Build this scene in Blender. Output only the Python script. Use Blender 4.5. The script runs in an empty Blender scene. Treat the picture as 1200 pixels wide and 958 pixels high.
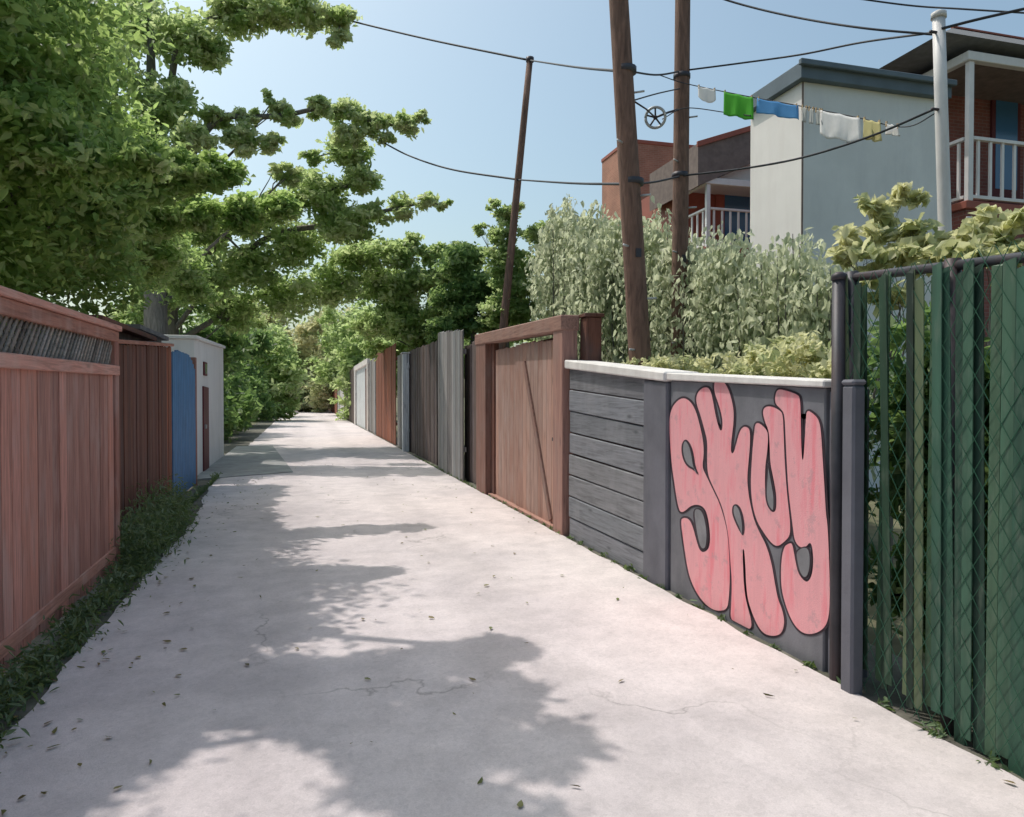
import bpy, bmesh, math, random
import numpy as np
from mathutils import Vector, noise

R = math.radians
scene = bpy.context.scene
col = scene.collection
random.seed(7)

# ------------------------------------------------------------------ camera
CAM_H, FPX = 1.55, 870.0
YAW, PITCH = R(15.73), R(0.92)
cam_d = bpy.data.cameras.new('camera')
cam_d.sensor_width = 36.0
cam_d.lens = 36.0 * FPX / 1200.0
cam_d.clip_start = 0.05
cam_d.clip_end = 3000
cam = bpy.data.objects.new('camera', cam_d)
cam.location = (0, 0, CAM_H)
cam.rotation_euler = (R(90) - PITCH, 0, -YAW)
col.objects.link(cam)
scene.camera = cam

# ------------------------------------------------------------------ light
SUN_DX, SUN_DY = -0.36, 0.46          # horizontal step towards the sun for one metre of height
sun_vec = Vector((SUN_DX, SUN_DY, 1.0)).normalized()
SUN_EL = math.asin(sun_vec.z)
SUN_AZ = math.atan2(sun_vec.x, sun_vec.y)
world = bpy.data.worlds.new('World')
scene.world = world
world.use_nodes = True
wn = world.node_tree
wn.nodes.clear()
sky = wn.nodes.new('ShaderNodeTexSky')
sky.sky_type = 'NISHITA'
sky.sun_disc = False
sky.sun_elevation = SUN_EL
sky.sun_rotation = SUN_AZ
sky.air_density = 1.1
sky.dust_density = 4.0
sky.ozone_density = 1.0
bgn = wn.nodes.new('ShaderNodeBackground')
bgn.inputs[1].default_value = 0.145
won = wn.nodes.new('ShaderNodeOutputWorld')
tint = wn.nodes.new('ShaderNodeMix'); tint.data_type = 'RGBA'; tint.blend_type = 'MULTIPLY'
tint.inputs[0].default_value = 1.0
tint.inputs[7].default_value = (0.86, 0.95, 0.88, 1)
wn.links.new(sky.outputs[0], tint.inputs[6])
wn.links.new(tint.outputs[2], bgn.inputs[0])
wn.links.new(bgn.outputs[0], won.inputs[0])
sd = bpy.data.lights.new('sun', 'SUN')
sd.energy = 2.15
sd.angle = R(0.53)
sd.color = (1.0, 0.94, 0.88)
sun = bpy.data.objects.new('sun', sd)
sun.rotation_euler = sun_vec.to_track_quat('Z', 'Y').to_euler()
sun.location = (-20, 25, 50)
col.objects.link(sun)
scene.view_settings.view_transform = 'Standard'
scene.view_settings.look = 'None'
scene.view_settings.gamma = 1.0
scene.view_settings.use_curve_mapping = False
scene.view_settings.exposure = 0.30

scene.cycles.max_bounces = 7
scene.cycles.diffuse_bounces = 4
scene.cycles.glossy_bounces = 2
scene.cycles.transmission_bounces = 5
# ------------------------------------------------------------------ pixel to world
FWD = Vector((math.sin(YAW) * math.cos(PITCH), math.cos(YAW) * math.cos(PITCH), -math.sin(PITCH)))
RGT = Vector((math.cos(YAW), -math.sin(YAW), 0))
UPV = RGT.cross(FWD)
CAMP = Vector((0, 0, CAM_H))
def ray(x, y):
    return FWD + RGT * ((x - 600) / FPX) + UPV * ((479 - y) / FPX)
def onX(x, y, X):
    d = ray(x, y); return CAMP + d * (X / d.x)
def onY(x, y, Y):
    d = ray(x, y); return CAMP + d * (Y / d.y)
def atD(x, y, D):
    return CAMP + ray(x, y) * D
def yat(x, X):
    return onX(x, 465, X).y

# ------------------------------------------------------------------ materials
def nodemat(name):
    m = bpy.data.materials.new(name); m.use_nodes = True
    nt = m.node_tree
    b = nt.nodes['Principled BSDF']
    return m, nt, b
def nd(nt, t, **kw):
    n = nt.nodes.new(t)
    for k, v in kw.items(): setattr(n, k, v)
    return n
def ramp(nt, fac, stops):
    r = nd(nt, 'ShaderNodeValToRGB')
    e = r.color_ramp.elements
    while len(e) < len(stops): e.new(0.5)
    for i, (p, c) in enumerate(stops):
        e[i].position = p
        e[i].color = (c[0], c[1], c[2], 1) if isinstance(c, (tuple, list)) else (c, c, c, 1)
    nt.links.new(fac, r.inputs[0])
    return r.outputs[0]
def posmap(nt, scale=(1, 1, 1), rnd_offset=False):
    g = nd(nt, 'ShaderNodeNewGeometry')
    mp = nd(nt, 'ShaderNodeMapping')
    mp.inputs['Scale'].default_value = scale
    nt.links.new(g.outputs['Position'], mp.inputs[0])
    if rnd_offset:
        oi = nd(nt, 'ShaderNodeObjectInfo')
        cx = nd(nt, 'ShaderNodeCombineXYZ')
        mu = nd(nt, 'ShaderNodeMath', operation='MULTIPLY'); mu.inputs[1].default_value = 37.0
        nt.links.new(oi.outputs['Random'], mu.inputs[0])
        for i in range(3): nt.links.new(mu.outputs[0], cx.inputs[i])
        nt.links.new(cx.outputs[0], mp.inputs['Location'])
    return mp.outputs[0]
def noisef(nt, vec, scale, detail=4, rough=0.55, dist=0.0):
    n = nd(nt, 'ShaderNodeTexNoise')
    n.inputs['Scale'].default_value = scale
    n.inputs['Detail'].default_value = detail
    n.inputs['Roughness'].default_value = rough
    n.inputs['Distortion'].default_value = dist
    nt.links.new(vec, n.inputs['Vector'])
    return n.outputs[0]
def mixc(nt, fac, a, b, mode='MIX'):
    m = nd(nt, 'ShaderNodeMix', data_type='RGBA', blend_type=mode)
    for s, v in ((0, fac), (6, a), (7, b)):
        if hasattr(v, 'is_linked'): nt.links.new(v, m.inputs[s])
        elif isinstance(v, (int, float)): m.inputs[s].default_value = v
        else: m.inputs[s].default_value = (v[0], v[1], v[2], 1)
    return m.outputs[2]
def bump(nt, b, h, strength, dist):
    n = nd(nt, 'ShaderNodeBump')
    n.inputs['Strength'].default_value = strength
    n.inputs['Distance'].default_value = dist
    nt.links.new(h, n.inputs['Height'])
    nt.links.new(n.outputs[0], b.inputs['Normal'])
def sc3(c, k): return tuple(min(1, v * k) for v in c)

def wood(name, c, wear=(0.30, 0.28, 0.26), wear_amt=0.35, grain='Z', rough=0.75, vary=0.35):
    m, nt, b = nodemat(name)
    s = {'Z': (14, 14, 0.8), 'Y': (14, 0.8, 14), 'X': (0.8, 14, 14)}[grain]
    v = posmap(nt, s, True)
    g = noisef(nt, v, 3.0, 6, 0.65, 0.6)
    c1 = ramp(nt, g, [(0.28, sc3(c, 0.55)), (0.5, c), (0.72, sc3(c, 1.3))])
    oi = nd(nt, 'ShaderNodeObjectInfo')
    tint = ramp(nt, oi.outputs['Random'], [(0, 1 - vary), (1, 1 + vary * 0.4)])
    c2 = mixc(nt, 1.0, c1, tint, 'MULTIPLY')
    hs = ramp(nt, oi.outputs['Random'], [(0.0, (1.0, 0.93, 0.90)), (0.35, (0.94, 1.0, 1.02)), (0.7, (1.05, 0.98, 0.92)), (1.0, (0.92, 0.96, 1.02))])
    c2 = mixc(nt, 1.0, c2, hs, 'MULTIPLY')
    kv = nd(nt, 'ShaderNodeTexVoronoi'); kv.inputs['Scale'].default_value = 1.0
    ks = {'Z': (6, 6, 1.6), 'Y': (6, 1.6, 6), 'X': (1.6, 6, 6)}[grain]
    nt.links.new(posmap(nt, ks, True), kv.inputs['Vector'])
    c2 = mixc(nt, ramp(nt, kv.outputs['Distance'], [(0.05, 0.75), (0.13, 0.0)]), c2, sc3(c, 0.35))
    v2 = posmap(nt, (1, 1, 0.45), True)
    w = noisef(nt, v2, 3.2, 5, 0.6)
    wf = ramp(nt, w, [(0.48, 0.0), (0.70, wear_amt)])
    c3 = mixc(nt, wf, c2, wear)
    nt.links.new(c3, b.inputs['Base Color'])
    b.inputs['Roughness'].default_value = rough
    b.inputs['Specular IOR Level'].default_value = 0.25
    bump(nt, b, g, 0.5, 0.006)
    return m

def painted(name, c, rough=0.6, spread=0.18, scale=2.0, dirt=None, dirt_amt=0.4, metal=0.0, bumpk=0.15):
    m, nt, b = nodemat(name)
    v = posmap(nt, (1, 1, 1), True)
    n1 = noisef(nt, v, scale, 6, 0.6)
    c1 = ramp(nt, n1, [(0.3, sc3(c, 1 - spread)), (0.7, sc3(c, 1 + spread))])
    if dirt:
        v2 = posmap(nt, (3, 3, 0.5), True)
        n2 = noisef(nt, v2, 1.6, 6, 0.65)
        c1 = mixc(nt, ramp(nt, n2, [(0.47, 0.0), (0.72, dirt_amt)]), c1, dirt)
    nt.links.new(c1, b.inputs['Base Color'])
    b.inputs['Roughness'].default_value = rough
    b.inputs['Metallic'].default_value = metal
    b.inputs['Specular IOR Level'].default_value = 0.3
    n3 = noisef(nt, v, 60, 3, 0.6)
    bump(nt, b, n3, bumpk, 0.004)
    return m

def leafmat(name, cols, trans=(0.30, 0.42, 0.08), tmix=0.38, rough=0.5):
    m, nt, b = nodemat(name)
    a = nd(nt, 'ShaderNodeAttribute', attribute_name='rnd')
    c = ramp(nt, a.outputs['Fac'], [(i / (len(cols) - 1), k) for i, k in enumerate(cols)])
    nt.links.new(c, b.inputs['Base Color'])
    b.inputs['Roughness'].default_value = rough
    b.inputs['Specular IOR Level'].default_value = 0.35
    t = nd(nt, 'ShaderNodeBsdfTranslucent')
    tc = mixc(nt, 0.7, c, trans)
    nt.links.new(tc, t.inputs[0])
    mx = nd(nt, 'ShaderNodeMixShader'); mx.inputs[0].default_value = tmix
    nt.links.new(b.outputs[0], mx.inputs[1]); nt.links.new(t.outputs[0], mx.inputs[2])
    nt.links.new(mx.outputs[0], nt.nodes['Material Output'].inputs[0])
    return m

def bark(name, c):
    m, nt, b = nodemat(name)
    v = posmap(nt, (9, 9, 1.3))
    n = noisef(nt, v, 2.2, 7, 0.65, 0.8)
    nt.links.new(ramp(nt, n, [(0.3, sc3(c, 0.45)), (0.55, c), (0.75, sc3(c, 1.5))]), b.inputs['Base Color'])
    b.inputs['Roughness'].default_value = 0.9
    bump(nt, b, n, 0.8, 0.02)
    return m

M = {}
# road
def road_mat():
    m, nt, b = nodemat('worn_concrete_road')
    v = posmap(nt)
    big = noisef(nt, v, 0.55, 5, 0.6, 0.4)
    mid = noisef(nt, v, 3.5, 6, 0.65)
    fine = noisef(nt, v, 140, 3, 0.7)
    c = ramp(nt, big, [(0.3, (0.58, 0.525, 0.535)), (0.5, (0.69, 0.62, 0.62)), (0.72, (0.75, 0.675, 0.67))])
    c = mixc(nt, 1.0, c, ramp(nt, mid, [(0.3, 0.84), (0.65, 1.05)]), 'MULTIPLY')
    c = mixc(nt, 1.0, c, ramp(nt, fine, [(0.3, 0.88), (0.7, 1.08)]), 'MULTIPLY')
    # cracks
    vo = nd(nt, 'ShaderNodeTexVoronoi', feature='DISTANCE_TO_EDGE')
    vo.inputs['Scale'].default_value = 0.42
    dn = nd(nt, 'ShaderNodeTexNoise'); dn.inputs['Scale'].default_value = 2.2; dn.inputs['Detail'].default_value = 6
    nt.links.new(v, dn.inputs['Vector'])
    va = nd(nt, 'ShaderNodeVectorMath', operation='ADD')
    vs = nd(nt, 'ShaderNodeVectorMath', operation='SCALE'); vs.inputs['Scale'].default_value = 0.9
    nt.links.new(dn.outputs[1], vs.inputs[0]); nt.links.new(v, va.inputs[0]); nt.links.new(vs.outputs[0], va.inputs[1])
    nt.links.new(va.outputs[0], vo.inputs['Vector'])
    gate = noisef(nt, v, 0.35, 2, 0.5)
    g2 = ramp(nt, gate, [(0.50, 0.0), (0.58, 0.5)])
    cr = ramp(nt, vo.outputs['Distance'], [(0.0, 1.0), (0.006, 0.0)])
    cf = mixc(nt, 1.0, cr, g2, 'MULTIPLY')
    c = mixc(nt, cf, c, (0.16, 0.145, 0.14))
    # faint wheel tracks along the alley
    sx = nd(nt, 'ShaderNodeSeparateXYZ'); nt.links.new(v, sx.inputs[0])
    wob = noisef(nt, posmap(nt, (0.1, 0.35, 1)), 1.0, 2)
    ma = nd(nt, 'ShaderNodeMath', operation='MULTIPLY_ADD'); ma.inputs[1].default_value = 1.1
    nt.links.new(wob, ma.inputs[0]); nt.links.new(sx.outputs[0], ma.inputs[2])
    wv = nd(nt, 'ShaderNodeMath', operation='SINE')
    mf = nd(nt, 'ShaderNodeMath', operation='MULTIPLY'); mf.inputs[1].default_value = 4.1
    nt.links.new(ma.outputs[0], mf.inputs[0]); nt.links.new(mf.outputs[0], wv.inputs[0])
    c = mixc(nt, 1.0, c, ramp(nt, wv.outputs[0], [(0.0, 1.02), (0.9, 0.93)]), 'MULTIPLY')
    # gravelly speckle
    vs2 = nd(nt, 'ShaderNodeTexVoronoi'); vs2.inputs['Scale'].default_value = 55
    nt.links.new(v, vs2.inputs['Vector'])
    sp_ = ramp(nt, vs2.outputs['Color'], [(0.1, 0.80), (0.5, 1.0), (0.9, 1.10)])
    c = mixc(nt, 0.35, c, sp_, 'MULTIPLY')
    # oily stains
    st = noisef(nt, v, 1.3, 3, 0.5, 0.6)
    c = mixc(nt, ramp(nt, st, [(0.66, 0.0), (0.76, 0.30)]), c, (0.26, 0.24, 0.24))
    nt.links.new(c, b.inputs['Base Color'])
    b.inputs['Roughness'].default_value = 0.85
    b.inputs['Specular IOR Level'].default_value = 0.25
    bump(nt, b, fine, 0.35, 0.006)
    return m
M['road'] = road_mat()
M['apron_shade'] = painted('apron_shade_concrete', (0.36, 0.36, 0.35), 0.85, 0.2, 3, (0.2, 0.18, 0.17), 0.4)  # shade before the garage put into a darker concrete colour
M['ground'] = painted('dry_yard_soil', (0.16, 0.15, 0.09), 0.95, 0.4, 1.2, (0.08, 0.11, 0.04), 0.8)
M['verge'] = painted('verge_soil', (0.15, 0.14, 0.12), 0.95, 0.4, 5, (0.09, 0.11, 0.06), 0.7, bumpk=0.6)
M['red_wood'] = wood('stained_red_brown_wood', (0.53, 0.255, 0.20), (0.52, 0.37, 0.33), 0.5, vary=0.42)
M['red_wood_y'] = wood('stained_red_brown_rail', (0.58, 0.28, 0.21), (0.60, 0.42, 0.36), 0.5, 'Y')
M['lattice'] = wood('weathered_lattice', (0.27, 0.25, 0.23), (0.40, 0.30, 0.24), 0.5, 'Y', vary=0.6)
M['dark_red_wood'] = wood('dark_red_brown_wood', (0.17, 0.075, 0.055), (0.12, 0.09, 0.09), 0.5)
M['gate_wood'] = wood('pinkish_cedar', (0.42, 0.26, 0.215), (0.40, 0.31, 0.28), 0.6, vary=0.22)
M['gate_frame'] = wood('cedar_frame', (0.34, 0.19, 0.155), (0.27, 0.21, 0.19), 0.5)
M['gate_frame_y'] = wood('cedar_beam', (0.40, 0.225, 0.18), (0.33, 0.24, 0.21), 0.5, 'Y')
M['grey_wood'] = wood('silvered_grey_wood', (0.31, 0.30, 0.295), (0.20, 0.19, 0.2), 0.4)
M['brown_wood'] = wood('dark_weathered_brown_wood', (0.135, 0.10, 0.09), (0.20, 0.18, 0.19), 0.45)
M['rust_wood'] = wood('rust_red_wood', (0.31, 0.115, 0.07), (0.15, 0.08, 0.07), 0.55)
M['white_wood'] = wood('chipped_white_wood', (0.74, 0.72, 0.71), (0.4, 0.36, 0.36), 0.5, vary=0.12)
M['wall_board'] = wood('grey_painted_boards', (0.205, 0.215, 0.24), (0.29, 0.29, 0.31), 0.5, 'Y', vary=0.18)
M['gap'] = painted('red_brown_backing', (0.13, 0.06, 0.05), 0.9, 0.2)
M['slab'] = painted('grey_painted_concrete', (0.175, 0.175, 0.195), 0.8, 0.22, 2.5, (0.26, 0.26, 0.27), 0.45, bumpk=0.4)
M['pier'] = painted('dark_grey_concrete', (0.14, 0.14, 0.165), 0.8, 0.22, 2.5, (0.2, 0.2, 0.22), 0.4, bumpk=0.4)
M['coping'] = painted('pale_concrete_coping', (0.74, 0.71, 0.69), 0.8, 0.10, 4, (0.45, 0.42, 0.40), 0.45, bumpk=0.4)
def spray(name, c, streak, under):
    m, nt, b = nodemat(name)
    n1 = noisef(nt, posmap(nt, (1, 7, 0.9)), 2.0, 5, 0.6)
    c1 = ramp(nt, n1, [(0.3, sc3(c, 0.92)), (0.52, c), (0.66, streak)])
    n2 = noisef(nt, posmap(nt), 9, 8, 0.7)
    c2 = mixc(nt, ramp(nt, n2, [(0.36, 0.55), (0.44, 0.0)]), c1, under)
    n3 = noisef(nt, posmap(nt), 120, 3, 0.7)
    c3 = mixc(nt, ramp(nt, n3, [(0.28, 0.5), (0.42, 0.0)]), c2, under)
    nt.links.new(c3, b.inputs['Base Color']); b.inputs['Roughness'].default_value = 0.7
    bump(nt, b, n3, 0.5, 0.004)
    return m
M['pink'] = spray('worn_pink_spray_paint', (0.80, 0.37, 0.40), (0.80, 0.25, 0.29), (0.50, 0.30, 0.32)) or painted('pink_spray_paint', (0.80, 0.36, 0.39), 0.55, 0.10, 3, (0.78, 0.27, 0.31), 0.4)
M['outline'] = painted('dark_outline_paint', (0.045, 0.03, 0.04), 0.6, 0.3, 8)
M['counter'] = painted('grey_letter_fill', (0.22, 0.22, 0.235), 0.7, 0.25, 6)
M['post_steel'] = painted('dark_steel', (0.055, 0.055, 0.065), 0.5, 0.3, 5, (0.12, 0.05, 0.04), 0.6, metal=0.2)
M['galv'] = painted('galvanised_steel', (0.45, 0.46, 0.47), 0.45, 0.2, 5, (0.30, 0.28, 0.27), 0.4, metal=0.3)
M['wire'] = painted('green_coated_wire', (0.03, 0.10, 0.06), 0.5, 0.2)
def slat_mat():
    m, nt, b = nodemat('green_vinyl_slat')
    oi = nd(nt, 'ShaderNodeObjectInfo')
    c = ramp(nt, oi.outputs['Random'], [(0, (0.010, 0.036, 0.024)), (0.3, (0.022, 0.072, 0.046)), (0.6, (0.038, 0.105, 0.07)), (0.85, (0.062, 0.125, 0.075)), (1, (0.11, 0.165, 0.09))])
    v = posmap(nt, (6, 6, 0.7), True)
    n = noisef(nt, v, 2.0, 5, 0.6)
    c = mixc(nt, 1.0, c, ramp(nt, n, [(0.3, 0.6), (0.7, 1.25)]), 'MULTIPLY')
    n2 = noisef(nt, posmap(nt, (9, 9, 2), True), 2.5, 6, 0.65)
    c = mixc(nt, ramp(nt, n2, [(0.52, 0.0), (0.75, 0.5)]), c, (0.15, 0.18, 0.14))
    nt.links.new(c, b.inputs['Base Color'])
    b.inputs['Roughness'].default_value = 0.65
    return m
M['slat'] = slat_mat()
M['slat_dark'] = M['slat'].copy(); M['slat_dark'].name = 'weathered_dark_green_slat'
for _n in M['slat_dark'].node_tree.nodes:
    if _n.type == 'VALTORGB' and len(_n.color_ramp.elements) == 5:
        for _e, _c in zip(_n.color_ramp.elements, [(.006, .018, .012), (.012, .04, .022), (.02, .065, .03), (.05, .09, .04), (.12, .15, .08)]): _e.color = (*_c, 1)
M['pole'] = bark('utility_pole_wood', (0.20, 0.115, 0.085))
M['white_pole'] = painted('white_painted_pole', (0.66, 0.64, 0.63), 0.5, 0.1, 3, (0.40, 0.33, 0.30), 0.5)
M['cable'] = painted('black_cable', (0.035, 0.037, 0.045), 0.6, 0.2)
M['bark'] = bark('tree_bark', (0.15, 0.14, 0.12))
M['stucco_grey'] = painted('grey_stucco', (0.72, 0.72, 0.71), 0.9, 0.06, 1.5, (0.60, 0.60, 0.61), 0.4, bumpk=0.5)
M['stucco_sunlit'] = painted('sunlit_side_stucco', (0.80, 0.76, 0.73), 0.8, 0.04, 1.5, (0.66, 0.60, 0.57), 0.3)  # same house as the grey wall, sunlight put into a lighter, warmer colour
M['fascia'] = painted('slate_blue_fascia', (0.125, 0.16, 0.19), 0.6, 0.15)
M['roof_grey'] = painted('grey_shingle_roof', (0.20, 0.20, 0.205), 0.9, 0.2, 6, (0.14, 0.14, 0.15), 0.4)
M['roof_brown'] = painted('brown_shingle_roof', (0.20, 0.155, 0.14), 0.9, 0.2, 6)
M['trim_red'] = painted('brick_red_trim', (0.33, 0.105, 0.075), 0.6, 0.15)
M['white_trim'] = painted('white_painted_trim', (0.76, 0.73, 0.72), 0.55, 0.06, 4, (0.55, 0.47, 0.45), 0.3)
def brickmat(name, c1, c2, mortar):
    m, nt, b = nodemat(name)
    g = nd(nt, 'ShaderNodeNewGeometry')
    sx = nd(nt, 'ShaderNodeSeparateXYZ'); nt.links.new(g.outputs['Position'], sx.inputs[0])
    ad = nd(nt, 'ShaderNodeMath', operation='ADD'); nt.links.new(sx.outputs[0], ad.inputs[0]); nt.links.new(sx.outputs[1], ad.inputs[1])
    cx = nd(nt, 'ShaderNodeCombineXYZ'); nt.links.new(ad.outputs[0], cx.inputs[0]); nt.links.new(sx.outputs[2], cx.inputs[1])
    t = nd(nt, 'ShaderNodeTexBrick')
    t.inputs['Color1'].default_value = (*c1, 1); t.inputs['Color2'].default_value = (*c2, 1); t.inputs['Mortar'].default_value = (*mortar, 1)
    t.inputs['Scale'].default_value = 1.0; t.inputs['Brick Width'].default_value = 0.21; t.inputs['Row Height'].default_value = 0.07
    t.inputs['Mortar Size'].default_value = 0.008
    nt.links.new(cx.outputs[0], t.inputs['Vector'])
    n = noisef(nt, posmap(nt), 1.5, 5)
    c = mixc(nt, 1.0, t.outputs[0], ramp(nt, n, [(0.3, 0.8), (0.7, 1.15)]), 'MULTIPLY')
    nt.links.new(c, b.inputs['Base Color'])
    b.inputs['Roughness'].default_value = 0.9
    return m
M['brick_orange'] = brickmat('terracotta_brick', (0.43, 0.20, 0.135), (0.38, 0.165, 0.11), (0.42, 0.25, 0.19))
M['brick_red'] = brickmat('dark_red_brick', (0.26, 0.085, 0.07), (0.21, 0.068, 0.056), (0.24, 0.14, 0.12))
def glassmat(name, c):
    m, nt, b = nodemat(name)
    b.inputs['Base Color'].default_value = (*c, 1); b.inputs['Roughness'].default_value = 0.12
    b.inputs['Specular IOR Level'].default_value = 0.6
    return m
M['glass_blue'] = glassmat('blue_window_glass', (0.06, 0.16, 0.30))
M['glass_slate'] = glassmat('slate_window_glass', (0.07, 0.10, 0.14))
M['maroon'] = painted('maroon_paint', (0.13, 0.03, 0.035), 0.6, 0.2)
M['blue_paint'] = painted('faded_blue_paint', (0.065, 0.20, 0.40), 0.6, 0.2, 3, (0.13, 0.17, 0.25), 0.5)
M['garage_white'] = painted('white_garage_paint', (0.87, 0.85, 0.83), 0.75, 0.04, 2, (0.62, 0.58, 0.56), 0.3)
M['shed_grey'] = painted('grey_shed', (0.20, 0.21, 0.21), 0.85, 0.15, 3)
for k, c in dict(green=(0.09, 0.42, 0.04), blue=(0.10, 0.30, 0.60), white=(0.80, 0.78, 0.76), yellow=(0.60, 0.53, 0.25), grey=(0.50, 0.50, 0.47)).items():
    M['cloth_' + k] = painted(k + '_laundry', c, 0.9, 0.08, 8)
M['peg'] = painted('wooden_peg', (0.45, 0.33, 0.2), 0.8, 0.2)
# foliage
M['leaf_near'] = leafmat('mid_green_leaves', [(0.05, 0.12, 0.025), (0.12, 0.235, 0.05), (0.24, 0.36, 0.11), (0.52, 0.56, 0.32)], (0.60, 0.78, 0.26), 0.6)  # palest stop puts sunlit leaf highlights into the colour
M['leaf_mid'] = leafmat('fresh_green_leaves', [(0.07, 0.14, 0.035), (0.15, 0.26, 0.07), (0.30, 0.41, 0.15), (0.60, 0.62, 0.40)], (0.68, 0.82, 0.36), 0.6)  # sunlit leaf tops are coloured in by the palest stop
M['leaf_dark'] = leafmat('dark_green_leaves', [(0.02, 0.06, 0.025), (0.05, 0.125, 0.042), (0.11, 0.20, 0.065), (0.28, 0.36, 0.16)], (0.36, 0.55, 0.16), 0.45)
M['leaf_elm'] = leafmat('deep_green_elm_leaves', [(0.035, 0.09, 0.03), (0.08, 0.17, 0.05), (0.17, 0.28, 0.09), (0.42, 0.48, 0.26)], (0.5, 0.68, 0.24), 0.52)
M['leaf_pale'] = leafmat('pale_sage_leaves', [(0.08, 0.16, 0.05), (0.26, 0.33, 0.17), (0.50, 0.54, 0.37), (0.66, 0.67, 0.50)], (0.80, 0.84, 0.60), 0.55)
M['leaf_cream'] = leafmat('cream_green_leaves', [(0.11, 0.20, 0.05), (0.32, 0.38, 0.16), (0.58, 0.58, 0.34), (0.72, 0.69, 0.46)], (0.86, 0.86, 0.50), 0.52)
M['leaf_far'] = leafmat('sunlit_far_leaves', [(0.16, 0.27, 0.10), (0.32, 0.40, 0.18), (0.55, 0.55, 0.32), (0.70, 0.64, 0.42)], (0.72, 0.72, 0.40), 0.5)  # sunlight on the far crowns is put into these pale colours
M['weed'] = leafmat('verge_weeds', [(0.05, 0.09, 0.045), (0.10, 0.16, 0.08), (0.16, 0.22, 0.12), (0.24, 0.29, 0.17)], tmix=0.3)

# ------------------------------------------------------------------ object helpers
def tag(o, label=None, cat=None, group=None, kind=None):
    for k, v in (('label', label), ('category', cat), ('group', group), ('kind', kind)):
        if v: o[k] = v
    return o
def empty(name, loc, label, cat, group=None):
    o = bpy.data.objects.new(name, None)
    o.empty_display_size = 0.2
    col.objects.link(o); o.location = loc
    return tag(o, label, cat, group)
def link(name, me, mat, parent=None):
    """mesh in WORLD coordinates; parents are unrotated empties or meshes at a location"""
    o = bpy.data.objects.new(name, me)
    col.objects.link(o)
    if mat is not None and len(me.materials) == 0: me.materials.append(mat)
    if parent is not None:
        o.parent = parent
        o.location = -wloc(parent)
    return o
def wloc(o):
    v = Vector(o.location)
    while o.parent: o = o.parent; v += Vector(o.location)
    return v
def meshpy(name, vs, fs, smooth=False):
    me = bpy.data.meshes.new(name)
    me.from_pydata([tuple(v) for v in vs], [], fs)
    me.validate(); me.update()
    bm = bmesh.new(); bm.from_mesh(me)
    bmesh.ops.recalc_face_normals(bm, faces=bm.faces)
    bm.to_mesh(me); bm.free()
    if smooth:
        for p in me.polygons: p.use_smooth = True
    return me
BOXF = [(0, 3, 2, 1), (4, 5, 6, 7), (0, 1, 5, 4), (1, 2, 6, 5), (2, 3, 7, 6), (3, 0, 4, 7)]
def boxv(a, b):
    (x0, y0, z0), (x1, y1, z1) = a, b
    return [(x0, y0, z0), (x1, y0, z0), (x1, y1, z0), (x0, y1, z0), (x0, y0, z1), (x1, y0, z1), (x1, y1, z1), (x0, y1, z1)]
def bevel_me(me, w):
    if w <= 0: return me
    bm = bmesh.new(); bm.from_mesh(me)
    bmesh.ops.bevel(bm, geom=list(bm.edges), offset=w, segments=1, affect='EDGES', profile=0.5)
    bm.to_mesh(me); bm.free()
    return me
def box(name, a, b, mat, parent=None, bev=0.004):
    a2 = [min(p, q) for p, q in zip(a, b)]; b2 = [max(p, q) for p, q in zip(a, b)]
    return link(name, bevel_me(meshpy(name, boxv(a2, b2), BOXF), bev), mat, parent)
def hexa(name, v8, mat, parent=None, bev=0.004):
    return link(name, bevel_me(meshpy(name, v8, BOXF), bev), mat, parent)
def xprism(name, X0, X1, ya, yb, za0, za1, zb0, zb1, mat, parent=None, bev=0.004):
    """slab between planes X0,X1; at y=ya spans za0..za1, at y=yb spans zb0..zb1"""
    v = [(X0, ya, za0), (X1, ya, za0), (X1, yb, zb0), (X0, yb, zb0), (X0, ya, za1), (X1, ya, za1), (X1, yb, zb1), (X0, yb, zb1)]
    return hexa(name, v, mat, parent, bev)
def tube_data(path, radii, n=8, cap=True):
    path = [Vector(p) for p in path]
    vs, fs = [], []
    up = None
    for i, p in enumerate(path):
        t = (path[min(i + 1, len(path) - 1)] - path[max(i - 1, 0)])
        t = t.normalized() if t.length > 1e-9 else Vector((0, 0, 1))
        if up is None:
            up = t.orthogonal().normalized()
        else:
            up = (up - t * up.dot(t)); up = up.normalized() if up.length > 1e-6 else t.orthogonal().normalized()
        s = t.cross(up)
        r = radii[i] if hasattr(radii, '__len__') else radii
        for k in range(n):
            a = 2 * math.pi * k / n
            vs.append(p + (up * math.cos(a) + s * math.sin(a)) * r)
        if i:
            for k in range(n):
                k2 = (k + 1) % n
                fs.append(((i - 1) * n + k, (i - 1) * n + k2, i * n + k2, i * n + k))
    if cap:
        fs.append(tuple(range(n))[::-1]); L = (len(path) - 1) * n; fs.append(tuple(L + k for k in range(n)))
    return vs, fs
def tube(name, path, radii, mat, parent=None, n=8):
    vs, fs = tube_data(path, radii, n)
    return link(name, meshpy(name, vs, fs, True), mat, parent)
def joined(name, parts, mat, parent=None, smooth=False):
    vs, fs = [], []
    for v, f in parts:
        o = len(vs); vs += list(v); fs += [tuple(i + o for i in q) for q in f]
    return link(name, meshpy(name, vs, fs, smooth), mat, parent)
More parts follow.
